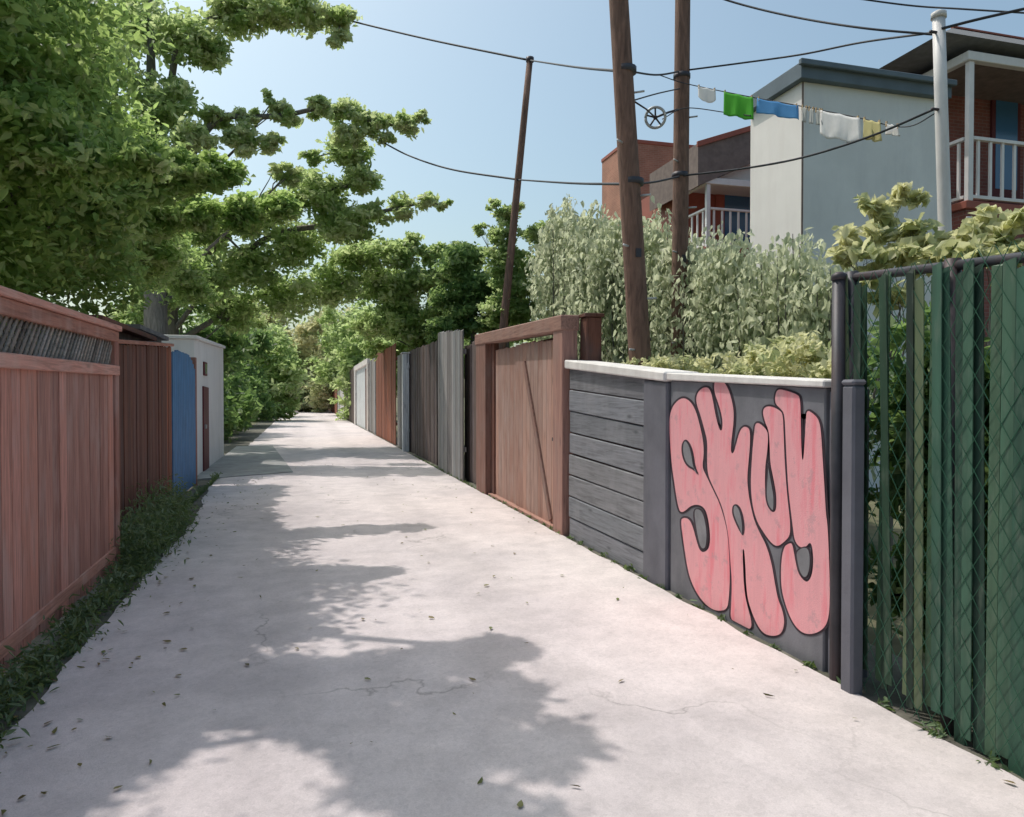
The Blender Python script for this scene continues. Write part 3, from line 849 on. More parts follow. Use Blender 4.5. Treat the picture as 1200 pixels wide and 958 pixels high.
# blue gate
X3 = -1.80
a, b = yat(201, X3) + .02, yat(228, X3)
bg = empty('blue_gate', (X3, a, 0), 'faded blue painted board gate with a rounded top corner beside the white garage', 'gate')
n = 14; w = (b - a) / n; hb = zx(214, 414, X3)
for i in range(n):
    t = (i + .5) / n
    drop = max(0, t - .62) / .38
    plank('plank', bg, X3, a + w * (i + .5), .05, .03, w - .01, hb - .25 * drop * drop - .05 * max(0, .2 - t) / .2 - .05, M['blue_paint'])
box('rail', (X3 - .06, a, .5), (X3 - .02, b, .62), M['blue_paint'], bg)
box('rail', (X3 - .06, a, 1.6), (X3 - .02, b, 1.72), M['blue_paint'], bg)
box('gate_post', (X3 - .12, b + .01, -.03), (X3 + .02, b + .14, hb), M['red_wood'], bg)
gs = empty('grey_shed', (X3 - 1.5, 12.5, 0), 'small grey shed rising behind the blue gate', 'shed')
box('wall', (X3 - 2.6, a + .1, 0), (X3 - .5, b - .1, 2.50), M['shed_grey'], gs)
box('roof', (X3 - 2.7, a, 2.503), (X3 - .4, b, 2.57), M['roof_grey'], gs)
box('door', (X3 - .498, a + .6, .05), (X3 - .47, a + 1.4, 2.0), M['shed_grey'], gs)
# white garage
X4 = -1.95
a, b = yat(228.5, X4), yat(262, X4)
h0, h1 = zx(228.5, 398, X4), zx(262, 409, X4)
wg = empty('white_garage', (X4, a, 0), 'white painted garage with a narrow maroon door and small maroon window', 'garage')
xprism('wall', X4 - 4.5, X4, a, b, -.05, h0, -.05, h1, M['garage_white'], wg, .01)
xprism('roof', X4 - 4.6, X4 + .05, a - .05, b + .05, h0 + .003, h0 + .07, h1 + .003, h1 + .07, M['garage_white'], wg, .01)
d0, d1 = yat(237, X4), yat(243, X4)
dr = xprism('door', X4 + .002, X4 + .03, d0, d1, .03, 1.76, .03, 1.74, M['maroon'], wg, .004)
box('handle', (X4 + .03, d0 + .08, .9), (X4 + .07, d0 + .16, .98), M['galv'], dr)
wi = box('window', (X4 + .002, yat(238, X4), 1.98), (X4 + .03, yat(241.5, X4), 2.26), M['maroon'], wg)
box('pane', (X4 + .030, yat(238.5, X4), 2.02), (X4 + .036, yat(241, X4), 2.22), M['glass_slate'], wi, 0)

# ================================================================== HOUSES
def rails(parent, p0, p1, ztop, zbot, nb, th=.045, mat=None):
    """balustrade between two ground points: top rail, bottom rail, balusters as single parts"""
    mat = mat or M['white_trim']
    p0 = Vector((p0[0], p0[1], 0)); p1 = Vector((p1[0], p1[1], 0))
    L = (p1 - p0).length; d = (p1 - p0) / L; s = Vector((-d.y, d.x, 0))
    def bar(nm, a, b, z0, z1, w):
        v = []
        for z in (z0, z1):
            v += [a - s * w + Vector((0, 0, z)), b - s * w + Vector((0, 0, z)), b + s * w + Vector((0, 0, z)), a + s * w + Vector((0, 0, z))]
        return hexa(nm, v, mat, parent, .004)
    bar('top_rail', p0, p1, ztop - .06, ztop, th)
    bar('bottom_rail', p0, p1, zbot, zbot + .06, th * .8)
    for i in range(nb):
        c = p0 + d * (L * (i + .5) / nb)
        bar('baluster', c - d * .028, c + d * .028, zbot + .06, ztop - .06, .02)
# ---- grey house, its sunlit side in a lighter colour
Y3 = 10.0
cL = onY(940, 84, Y3); cR = onY(1106, 84, Y3)
zt = onY(940, 96, Y3).z; zf = onY(940, 80, Y3).z
xl = cL.x; xr = cR.x
yb3 = yat(878, xl)
h3 = empty('grey_house', (xl, Y3, 0), 'tall narrow house with a blank grey wall, one side coloured sunlit white and a slate blue eave', 'house')
xprism('wall', xl + .05, xr, Y3, yb3, -.05, zt, -.05, zt, M['stucco_grey'], h3, 0)
xprism('side_wall', xl, xl + .049, Y3 - .003, yb3, -.05, zt - .002, -.05, zt - .002, M['stucco_sunlit'], h3, 0)
def eave(o, x0, x1, y0, y1, z0, z1, mat, nm='eave'):
    return box(nm, (x0, y0, z0), (x1, y1, z1), mat, o, .01)
ev = eave(h3, xl - .10, xr + .05, Y3 - .12, yb3 + .02, zt + .002, zf + .05, M['fascia'])
box('gutter', (xl - .16, Y3 - .20, zf - .03), (xr + .08, Y3 - .122, zf + .06), M['fascia'], ev, .01)
box('corner_trim', (xl - .008, Y3 - .02, 0), (xl + .018, Y3 - .005, zt - .01), M['roof_brown'], h3, 0)
box('vent', (xl + 1.1, Y3 - .03, 2.2), (xl + 1.5, Y3 - .004, 2.5), M['galv'], h3, .005)
# ---- red house with porch (right)
Yf = 10.7; Yw = 12.1
hr_ = empty('red_house', (11, Yw, 0), 'dark red brick house with a white railed upper porch and grey hipped roof', 'house')
pc = onY(1136, 160, Yf)         # porch corner
xcp = pc.x
zr = pc.z; zfl = onY(1136, 236, Yf).z; zce = onY(1136, 66, Yf).z
xw0 = xr - .05
xwe = 21
box('wall', (xw0, Yw, -.05), (xwe, Yw + 3.0, zce + .25), M['brick_red'], hr_, 0)
# floor, ceiling
box('porch_floor', (xcp - .1, Yf - .05, zfl - .14), (xwe - 1, Yw - .003, zfl), M['trim_red'], hr_, .01)
box('porch_fascia', (xcp - .12, Yf - .09, zfl - .40), (xwe - 1, Yf - .052, zfl - .30), M['white_trim'], hr_, .005)
box('porch_skirt', (xcp - .06, Yf, -.05), (xwe - 1.2, Yw - .004, zfl - .142), M['brick_red'], hr_, 0)
box('porch_beam', (xcp - .12, Yf - .08, zce - .10), (xwe - 1, Yf + .06, zce + .06), M['white_trim'], hr_, .01)
box('porch_side_beam', (xcp - .12, Yf + .062, zce - .10), (xcp + .02, Yw - .004, zce + .06), M['white_trim'], hr_, .01)
box('porch_ceiling', (xcp + .022, Yf + .062, zce - .04), (xwe - 1, Yw - .004, zce + .02), M['roof_brown'], hr_, 0)
for xx in (xcp, xcp + 3.2, xcp + 6.4):
    box('porch_post', (xx - .055, Yf - .045, zfl + .001), (xx + .055, Yf + .055, zce - .101), M['white_trim'], hr_, .008)
rails(hr_, (xcp + .06, Yf), (xcp + 3.14, Yf), zr, zfl + .05, 11)
rails(hr_, (xcp + 3.26, Yf), (xcp + 6.3, Yf), zr, zfl + .05, 11)
rails(hr_, (xcp - .03, Yf + .06), (xcp - .03, Yw - .02), zr, zfl + .05, 5)
dp0 = onY(1163, 98, Yw); dp1 = onY(1192, 98, Yw)
dw = box('door', (dp0.x - .05, Yw - .05, zfl + .001), (dp1.x + .05, Yw - .004, dp0.z + .06), M['maroon'], hr_, .005)
box('pane', (dp0.x + .04, Yw - .056, zfl + .75), (dp1.x - .04, Yw - .051, dp0.z - .03), M['glass_blue'], dw, 0)
wd = box('window', (dp1.x + 1.2, Yw - .05, zfl + .9), (dp1.x + 2.3, Yw - .004, dp0.z), M['white_trim'], hr_, .005)
box('pane', (dp1.x + 1.27, Yw - .056, zfl + .97), (dp1.x + 2.23, Yw - .051, dp0.z - .07), M['glass_slate'], wd, 0)
# hipped roof
r0 = onY(1040, 78, Yw - .3); r1 = onY(1103, 43, Yw + 1.2)
zb_ = zce + .24
rv = [(r0.x, Yf - .2, zb_), (xwe + .4, Yf - .2, zb_), (xwe + .4, Yw + 3.2, zb_), (r0.x, Yw + 3.2, zb_),
      (r1.x + .1, Yw + 1.0, r1.z + .1), (xwe - 1.6, Yw + 1.0, r1.z + .1), (xwe - 1.6, Yw + 2.4, r1.z + .1), (r1.x + .1, Yw + 2.4, r1.z + .1)]
rf = hexa('roof', rv, M['roof_grey'], hr_, 0)
box('ridge_flashing', (r1.x + .1, Yw + .96, r1.z + .10), (xwe - 1.6, Yw + 1.05, r1.z + .14), M['trim_red'], rf, .005)
# ---- balcony house
Yb = 18.7
hb_ = empty('balcony_house', (12, 20, 0), 'brown roofed house with a white railed balcony and blue window beside the grey house', 'house')
bc = onY(829, 243, Yb); xb0 = bc.x
zrb = bc.z; zfb = onY(829, 290, Yb).z; zcb = onY(829, 212, Yb).z
Ybw = Yb + 1.5
xbl = onY(812, 243, Ybw).x
box('wall', (xb0 - .05, Ybw, -.05), (xb0 + 6, Ybw + 3.4, zcb + .5), M['trim_red'], hb_, 0)
box('balcony_floor', (xb0 - .08, Yb - .05, zfb - .12), (xb0 + 4, Ybw - .004, zfb), M['trim_red'], hb_, .01)
box('balcony_beam', (xb0 - .1, Yb - .08, zcb - .10), (xb0 + 4, Yb + .06, zcb + .08), M['white_trim'], hb_, .01)
box('balcony_side_beam', (xb0 - .1, Yb + .062, zcb - .10), (xb0 + .04, Ybw - .004, zcb + .08), M['white_trim'], hb_, .01)
box('balcony_post', (xb0 - .05, Yb - .05, zfb + .001), (xb0 + .07, Yb + .06, zcb - .101), M['white_trim'], hb_, .01)
box('balcony_post', (xb0 - .05, Ybw - .16, zfb + .001), (xb0 + .07, Ybw - .01, zcb - .101), M['white_trim'], hb_, .01)
rails(hb_, (xb0 + .08, Yb), (xb0 + 3.2, Yb), zrb, zfb + .06, 12)
rails(hb_, (xb0, Yb + .08), (xb0, Ybw - .18), zrb, zfb + .06, 4)
w0 = onY(838, 216, Ybw); w1 = onY(890, 216, Ybw)
ww = box('window', (w0.x, Ybw - .05, zfb + .25), (w1.x, Ybw - .004, w0.z - .02), M['trim_red'], hb_, .005)
box('pane', (w0.x + .30, Ybw - .058, zfb + .45), (w1.x - .06, Ybw - .051, w0.z - .12), M['glass_blue'], ww, 0)

# lean-to roof rising to the right
e0 = onY(818, 218, Yb - .1); e1 = onY(886, 184, Yb - .1); e2 = onY(886, 138, Yb - .1); e3 = onY(818, 168, Yb - .1)
v = []
for Yq in (Yb - .1, Ybw + 1.4):
    v += [(e0.x, Yq, e0.z), (e1.x + 2, Yq, e1.z + .8), (e2.x + 2, Yq, e2.z + .5), (e3.x, Yq, e3.z)]
rfb = hexa('roof', [v[0], v[1], v[5], v[4], v[3], v[2], v[6], v[7]], M['roof_brown'], hb_, 0)
gx0, gx1 = xb0 - .04, e1.x + 2
hexa('gable_panel', [(gx0, Yb + .3, zcb + .082), (gx1, Yb + .3, zcb + .082), (gx1, Ybw - .02, zcb + .082), (gx0, Ybw - .02, zcb + .082),
      (gx0, Yb + .3, e0.z + .3), (gx1, Yb + .3, e1.z + 1.0), (gx1, Ybw - .02, e1.z + 1.0), (gx0, Ybw - .02, e0.z + .3)], M['stucco_grey'], hb_, 0)
v2 = []
for Yq in (Yb - .17, Yb - .103):
    v2 += [(e3.x - .05, Yq, e3.z - .12), (e2.x + 2, Yq, e2.z + .38), (e2.x + 2, Yq, e2.z + .52), (e3.x - .05, Yq, e3.z + .03)]
hexa('roof_trim', [v2[0], v2[1], v2[5], v2[4], v2[3], v2[2], v2[6], v2[7]], M['trim_red'], rfb, .005)
# ---- terracotta block
Y1 = 25.8
tl = onY(736, 167, Y1)
xt0, xt1 = tl.x, onY(822, 167, Y1).x
tb = empty('terracotta_building', (xt0, Y1, 0), 'blank terracotta brick building rising behind the utility poles', 'building')
box('wall', (xt0, Y1, -.05), (xt1, yat(705, xt0), tl.z), M['brick_orange'], tb, 0)
box('parapet', (xt0 - .03, Y1 - .03, tl.z + .002), (xt1 + .03, yat(705, xt0) + .03, tl.z + .14), M['trim_red'], tb, .01)
box('downpipe', (xt1 - .55, Y1 - .12, 0), (xt1 - .43, Y1 - .01, tl.z - .1), M['trim_red'], tb, .02)

# ================================================================== POLES, CABLES, LAUNDRY
def pole(name, label, pbot, ptop, base, r0, r1, mat):
    """straight leaning pole through two points, carried down to the ground"""
    pbot, ptop = Vector(pbot), Vector(ptop)
    d = (ptop - pbot) / (ptop.z - pbot.z)
    g0 = pbot - d * (pbot.z + .1)
    o = empty(name, (g0.x, g0.y, 0), label, 'pole')
    N = 9
    tube('shaft', [g0.lerp(ptop, i / (N - 1)) for i in range(N)], [r0 + (r1 - r0) * i / (N - 1) for i in range(N)], mat, o, 14)
    return o, g0, ptop
D1 = 7.7
p1b = atD(750, 420, D1); p1t = atD(716, -150, D1)
u1, g1, t1 = pole('utility_pole', 'thick leaning wooden utility pole right behind the grey board wall', p1b, p1t, 0, .125, .095, M['pole'])
D2 = 9.6
u2, g2, t2 = pole('utility_pole', 'wooden utility pole holding the clothesline among the pale hedge', atD(796, 385, D2), atD(801, -90, D2), 0, .11, .095, M['pole'])
D3 = 15.6
u3, g3, t3 = pole('utility_pole', 'slender leaning wooden pole rising from the dark green trees', atD(604, 242, D3), atD(621, 70, D3), 0, .10, .065, M['pole'])
for o, p, r in ((u1, atD(733, 83, D1), .11), (u1, atD(741, 214, D1), .115), (u2, atD(799, 90, D2), .105), (u2, atD(797, 206, D2), .105)):
    tube('steel_band', [p - Vector((0, 0, .03)), p + Vector((0, 0, .03))], r + .004, M['post_steel'], o, 14)
for o, ga_, tb_, rr_ in ((u1, g1, t1, .11), (u2, g2, t2, .105)):
    for k in range(6):
        q = ga_.lerp(tb_, .30 + .075 * k); side = 1 if k % 2 else -1
        dv = Vector((side * .8, -.6, 0)).normalized()
        tube('step_bolt', [q + dv * (rr_ * .7), q + dv * (rr_ + .10)], .011, M['galv'], o, 6)
    q = ga_.lerp(tb_, .44)
    box('tag_plate', q + Vector((-.03, -rr_ - .010, -.045)), q + Vector((.03, -rr_ + .02, .045)), M['post_steel'], o, .002)
tube('pole_cap', [t3 - Vector((0, 0, .05)), t3 + Vector((0, 0, .04))], .085, M['post_steel'], u3, 10)
DW = 6.9
wpb, wpt = atD(1108, 295, DW), atD(1100, 22, DW)
u4, g4, t4 = pole('clothesline_pole', 'white painted steel pole with a capped top behind the green fence', wpb, wpt, 0, .062, .055, M['white_pole'])
tube('pole_cap', [wpt + Vector((0, 0, .001)), wpt + Vector((0, 0, .05)), wpt + Vector((0, 0, .07))], [.068, .066, .03], M['white_pole'], u4, 14)
for (x, yy) in ((1098, 40), (1100, 130)):
    p = atD(x, yy, DW)
    tube('eye_hook', [p + Vector((-.10, -.02, 0)), p + Vector((-.03, -.02, 0)), p + Vector((.05, -.02, 0))], .014, M['post_steel'], u4, 8)
def cable(pts, label, r=.012, sag=.0, name='overhead_cable', cat='cable', mat=None):
    P = [Vector(p) for p in pts]; out = []
    for i in range(len(P) - 1):
        for k in range(12):
            t = k / 12
            out.append(P[i].lerp(P[i + 1], t) - Vector((0, 0, sag * 4 * t * (1 - t))))
    out.append(P[-1])
    vs, fs = tube_data(out, r, 6)
    o = link(name, meshpy(name, vs, fs, True), mat or M['cable'])
    return tag(o, label, cat)
def spline(ctrl, n=14):
    """Catmull-Rom through (x, y, depth) pixel points"""
    c = [atD(*q) for q in ctrl]; c = [c[0] * 2 - c[1]] + c + [c[-1] * 2 - c[-2]]
    out = []
    for i in range(1, len(c) - 2):
        for k in range(n):
            t = k / n
            a, b, d, e = c[i - 1], c[i], c[i + 1], c[i + 2]
            out.append(0.5 * ((2 * b) + (d - a) * t + (2 * a - 5 * b + 4 * d - e) * t * t + (3 * b - a - 3 * d + e) * t ** 3))
    out.append(c[-2]); return out
def scable(ctrl, label, r=.012, name='overhead_cable', cat='cable', mat=None):
    vs, fs = tube_data(spline(ctrl), r, 6)
    return tag(link(name, meshpy(name, vs, fs, True), mat or M['cable']), label, cat)
scable([(250, -20, 24), (325, 2, 22), (400, 22, 20), (500, 46, 18), (621, 71, 15.6)], 'overhead cable running from the leafy trees to the top of the slender pole', .022)
scable([(621, 71, 15.6), (675, 79, 11), (730, 84, 7.7)], 'overhead cable between the slender pole top and the thick leaning pole', .016)
scable([(738, 84, 7.7), (770, 88, 8.6), (797, 84, 9.6)], 'short cable joining the two thick wooden poles near the sky', .011)
scable([(801, 83, 9.6), (870, 74, 9.2), (940, 64, 8.6), (1010, 50, 8), (1097, 38, 6.95)], 'rising cable from the clothesline utility pole to the white pole', .011)
scable([(1103, 34, 6.85), (1150, 22, 6.8), (1230, 4, 6.7)], 'cable leaving the white pole past the grey hipped roof', .013)
scable([(445, 165, 20), (480, 183, 18.8), (530, 199, 17.5), (608, 211, 15.5)], 'low sagging cable from the leafy trees to the middle of the slender pole', .022)
scable([(608, 211, 15.5), (670, 215, 11), (738, 216, 7.7)], 'low cable between the slender pole and the thick leaning pole', .016)
scable([(744, 216, 7.7), (770, 213, 8.6), (796, 207, 9.5)], 'short low cable between the two thick wooden poles', .012)
scable([(801, 206, 9.5), (870, 198, 9), (940, 185, 8.4), (1020, 160, 7.7), (1100, 126, 6.95)], 'low cable crossing in front of the white and grey house walls', .012)
scable([(800, -18, 9.0), (860, 3, 8.7), (930, 20, 8.1), (1010, 33, 7.4), (1097, 41, 6.95)], 'sagging cable coming down from above to the white pole top', .012)
scable([(960, -8, 12), (1060, 6, 11.6), (1130, 11, 11), (1260, 19, 10)], 'thin high cable above the grey hipped roof', .014)
# clothesline
def lineat(ctrl, x):
    pts = ctrl
    for (a, b) in zip(pts, pts[1:]):
        if a[0] <= x <= b[0]:
            t = (x - a[0]) / (b[0] - a[0]); return tuple(a[i] + (b[i] - a[i]) * t for i in range(3))
UP = [(772, 88, 9.3), (803, 98, 9.35), (870, 112, 8.9), (935, 124, 8.4), (1000, 137, 7.9), (1060, 149, 7.4), (1100, 131, 6.95)]
cl = scable(UP, 'upper clothesline with laundry pegged along it', .006, 'clothesline', 'clothesline')
scable([(776, 140, 9.3), (803, 127, 9.35), (850, 132, 9.1), (880, 136, 8.8)], 'short lower clothesline running behind the green cloth', .006, 'clothesline', 'clothesline')
scable([(742, 118, 7.8), (770, 110, 8.7), (797, 104, 9.55)], 'thin guy wire from the thick leaning pole to the clothesline pole', .008)
# pulley
pc_ = atD(768, 138, 9.2)
pu = empty('clothesline_pulley', pc_, 'small spoked clothesline pulley wheel hung between the two wooden poles', 'pulley')
fdir = (CAMP - pc_).normalized(); sx_ = fdir.cross(Vector((0, 0, 1))).normalized(); uz = sx_.cross(fdir)
ring = [pc_ + (sx_ * math.cos(a) + uz * math.sin(a)) * .12 for a in [2 * math.pi * i / 28 for i in range(29)]]
tube('rim', ring, .018, M['galv'], pu, 8)
for k in range(5):
    a = 2 * math.pi * k / 5 + .3
    tube('spoke', [pc_, pc_ + (sx_ * math.cos(a) + uz * math.sin(a)) * .115], .011, M['post_steel'], pu, 6)
tube('hub', [pc_ - fdir * .03, pc_ + fdir * .03], .028, M['post_steel'], pu, 10)
tube('hanger', [atD(743, 119, 7.85), atD(757, 128, 8.8), pc_ + fdir * .025], .010, M['post_steel'], pu, 6)
tube('arm', [pc_, atD(783, 132, 9.35), atD(797, 128, 9.58)], .014, M['post_steel'], pu, 6)
def cloth(name, label, x0, x1, drop_px, mat, cat, wob=.03, round_=0.0, group=None):
    NX, NZ = 14, 10
    vs, fs = [], []
    for i in range(NX + 1):
        x = x0 + (x1 - x0) * i / NX
        q = lineat(UP, x); p = atD(*q)
        L = drop_px * q[2] / FPX
        e = abs(2 * i / NX - 1)
        L *= 1 - round_ * e ** 3
        for j in range(NZ + 1):
            t = j / NZ
            w = wob * t * (.7 * math.sin(i * .8 + x0) + .3 * math.sin(i * 1.7 + 2 * t))
            sh = 0.008 * t * math.sin(x0)
            vs.append(p + Vector((sh, w - .008, -L * t - .002 - .012 * math.sin(math.pi * ((i * 2 / NX) % 1)) * (1 - t))))
    for i in range(NX):
        for j in range(NZ):
            a = i * (NZ + 1) + j
            fs.append((a, a + NZ + 1, a + NZ + 2, a + 1))
    me = meshpy(name, vs, fs, True)
    bm = bmesh.new(); bm.from_mesh(me)
    bmesh.ops.solidify(bm, geom=list(bm.faces), thickness=.006); bm.to_mesh(me); bm.free()
    for p in me.polygons: p.use_smooth = True
    base = atD(*lineat(UP, x0))
    root = empty(name, base, label, cat, group)
    link('cloth', me, mat, root)
    for f in (.04, .96):
        q = atD(*lineat(UP, x0 + (x1 - x0) * f))
        box('clothes_peg', q + Vector((-.006, -.014, -.035)), q + Vector((.006, .010, .018)), M['peg'], root, .002)
cloth('hanging_cloth', 'small round white cloth pegged next to the utility pole', 818, 838, 17, M['cloth_white'], 'laundry', .01, .3)
cloth('hanging_towel', 'bright green towel on the clothesline', 848, 882, 27, M['cloth_green'], 'laundry', .03)
cloth('hanging_towel', 'blue towel on the clothesline in front of the white house side', 887, 935, 17, M['cloth_blue'], 'laundry', .03)
for i, x in enumerate((940, 948, 956)):
    cloth('hanging_sock', ('leftover' if i else 'thin') and ['narrow grey sock hanging beside the blue towel', 'narrow grey sock between two other grey socks', 'narrow grey sock hanging beside the big white sheet'][i], x, x + 5, 18, M['cloth_grey'], 'laundry', .01, 0, 'grey socks on the clothesline')
cloth('hanging_sheet', 'big white sheet on the clothesline against the grey wall', 961, 1007, 31, M['cloth_white'], 'laundry', .04, .12)
cloth('hanging_shirt', 'pale yellow shirt on the clothesline against the grey wall', 1012, 1031, 24, M['cloth_yellow'], 'laundry', .03, .05)
cloth('hanging_cloth', 'small white cloth pegged beside the pale yellow shirt', 1038, 1052, 13, M['cloth_white'], 'laundry', .015)

# ================================================================== VEGETATION
def shade(xg, yg, z, r, n=520, tone=.55):
    """a bough of the near tree hanging over the road, given by where its shade falls"""
    return ((xg + SUN_DX * z, yg + SUN_DY * z, z), (r, r, r * .78), n, tone)
cl1 = []
rs = random.Random(3)
for i in range(5):                                   # boughs whose shade crosses the road
    cl1.append(shade(-1.0 + .55 * i, 8.6 + rs.uniform(-.15, .15), 3.7 + .1 * i, .42 - .045 * i))
for i in range(4):
    cl1.append(shade(-1.0 + .5 * i, 6.55 + rs.uniform(-.12, .12), 3.5 + .12 * i, .42 - .05 * i))
for i in range(3):
    cl1.append(shade(-1.0 + .5 * i, 5.0, 3.4, .30 - .04 * i, 380))
for (xg, yg, r) in [(.35, 4.15, .3), (.8, 4.2, .3), (1.1, 4.3, .2), (-.9, 4.3, .4), (-.4, 4.0, .3), (.3, 3.65, .36), (.85, 3.6, .3), (-1.0, 3.5, .4), (.45, 3.05, .34), (.95, 3.1, .26), (-1.1, 2.9, .35), (.65, 2.55, .3), (-.7, 2.5, .35), (0.1, 2.2, .35), (-1.2, 2.3, .3), (.5, 1.9, .4), (-.5, 1.8, .4)]:
    cl1.append(shade(xg, yg, 5.6 + rs.uniform(-.3, .6), r * 1.08, 600))
for yg in (5.6, 6.1, 7.2, 7.8, 9.3, 9.9, 10.6, 11.3, 12.0, 12.8):
    cl1.append(shade(-1.15 + rs.uniform(-.15, .15), yg, 3.7 + rs.uniform(-.3, .9), .45))
for (xg, yg) in [(-1.3, 4.0), (-.6, 3.95), (-.8, 3.5), (-.75, 4.75), (-1.25, 3.1), (-1.5, 2.6), (-1.0, 2.1), (-.7, 5.5), (-.75, 6.1), (-.8, 7.2), (-.8, 7.8), (-.7, 9.2), (-.85, 10.2), (-.85, 11), (-.8, 12), (-.6, 13)]:
    cl1.append(shade(xg, yg, (3.4 if yg > 4.4 else 5.2) + rs.uniform(-.2, .9), .37))
for k in range(24):
    yg = 3.9 + .4 * k
    cl1.append(shade(-.72 + rs.uniform(-.12, .12), yg, 3.8 + rs.uniform(-.4, 1.0), .40, 620))
    cl1.append(shade(-1.15 + rs.uniform(-.12, .12), yg + .2, 4.0 + rs.uniform(-.4, 1.0), .42, 620))
for (xg, yg, r) in [(.1, 8.6, .3), (.7, 8.65, .28), (-.2, 6.6, .32), (.3, 6.5, .3), (.0, 4.3, .26), (.05, 3.6, .3), (-.15, 3.95, .26)]:
    cl1.append(shade(xg, yg, 3.9 if yg > 5 else 5.7, r, 480))
for k in range(11):
    cl1.append(shade(-1.35 + rs.uniform(-.1, .1), 1.4 + .42 * k, 5.2 + rs.uniform(-.3, .5), .46, 650))
    if not 2.4 < 1.2 + .42 * k < 3.6: cl1.append(shade(-.85 + rs.uniform(-.1, .1), 1.2 + .42 * k, 5.3 + rs.uniform(-.3, .5), .38))
# body of the near tree, left of the road
for (x, y, Y, r) in [(30, 40, 7.5, .75), (-40, 100, 7, .8), (20, 140, 7.8, .75), (70, 200, 8.3, .6), (10, 240, 7.6, .7), (80, 280, 9, .6), (20, 310, 8.6, .6), (-60, 220, 7, .8), (-50, 320, 7.5, .7),
                     (110, 320, 9.6, .5), (60, 90, 9, .7), (110, 150, 10, .65), (120, 240, 10.5, .6), (-20, 0, 8, .8), (60, -10, 9, .8)]:
    p = onY(x, y, Y); cl1.append((p, (r * 1.15, r * 1.15, r), int(1700 * r), rs.choice((.3, .42, .55))))
tree('maple_tree', 'big leafy tree behind the lattice fence with boughs hanging over the road', 'tree', (-3.7, 8.3, 0), 6.6, .2, cl1, .088, M['leaf_near'], 11, None, limb_p=.16, dens=2.3, boughs=[range(0, 5), range(5, 9), range(9, 12), (14, 13, 12), (17, 16, 15), (19, 18, 20)])

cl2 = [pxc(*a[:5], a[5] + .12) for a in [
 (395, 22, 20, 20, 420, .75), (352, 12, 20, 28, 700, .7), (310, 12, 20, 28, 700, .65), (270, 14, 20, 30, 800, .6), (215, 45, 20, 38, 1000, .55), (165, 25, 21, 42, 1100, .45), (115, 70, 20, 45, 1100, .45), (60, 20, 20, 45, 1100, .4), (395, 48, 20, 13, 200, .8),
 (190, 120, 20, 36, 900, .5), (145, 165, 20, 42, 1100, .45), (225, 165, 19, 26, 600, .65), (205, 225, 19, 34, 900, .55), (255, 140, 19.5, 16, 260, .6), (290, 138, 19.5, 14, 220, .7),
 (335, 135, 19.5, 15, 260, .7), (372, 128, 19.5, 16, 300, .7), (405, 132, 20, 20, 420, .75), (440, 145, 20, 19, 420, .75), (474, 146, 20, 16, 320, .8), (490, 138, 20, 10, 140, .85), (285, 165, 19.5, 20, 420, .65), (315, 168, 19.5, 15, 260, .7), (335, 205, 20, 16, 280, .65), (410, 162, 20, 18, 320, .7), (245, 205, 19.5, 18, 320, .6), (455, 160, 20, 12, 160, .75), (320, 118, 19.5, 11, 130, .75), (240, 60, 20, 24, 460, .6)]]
tree('maple_tree', 'tall leafy tree down the left side with leaf tips coloured sunlit pale against the sky', 'tree', (-3.6, 20.5, 0), 12, .3, cl2, .165, M['leaf_mid'], 12, None, limb_p=.25, dens=2.1, boughs=[(4, 3, 2, 1, 0, 8), (13, 14, 15, 16, 17, 18, 19, 20), (6, 7), (10, 9), (12, 11)])
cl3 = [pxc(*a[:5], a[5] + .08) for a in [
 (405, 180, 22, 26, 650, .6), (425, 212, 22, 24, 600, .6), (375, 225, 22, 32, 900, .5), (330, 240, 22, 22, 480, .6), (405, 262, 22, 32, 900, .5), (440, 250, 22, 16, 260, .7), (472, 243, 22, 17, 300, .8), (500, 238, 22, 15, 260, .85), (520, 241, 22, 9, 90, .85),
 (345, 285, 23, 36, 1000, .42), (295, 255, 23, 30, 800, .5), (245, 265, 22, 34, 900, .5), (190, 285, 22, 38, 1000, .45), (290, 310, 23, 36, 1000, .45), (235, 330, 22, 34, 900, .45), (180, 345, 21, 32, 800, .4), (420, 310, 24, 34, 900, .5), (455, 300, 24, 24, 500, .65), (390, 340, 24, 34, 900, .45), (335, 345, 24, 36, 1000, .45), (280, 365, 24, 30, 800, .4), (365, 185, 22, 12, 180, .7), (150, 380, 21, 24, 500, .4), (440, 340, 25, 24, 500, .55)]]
tree('linden_tree', 'bushy tree further down the left side reaching over the middle of the alley', 'tree', (-3.8, 24, 0), 9.0, .26, cl3, .17, M['leaf_mid'], 13, None, limb_p=.25, dens=2.2, boughs=[(2, 1, 0, 21), (4, 5, 6, 7, 8), (18, 16, 17), (10, 3), (13, 11, 12)])

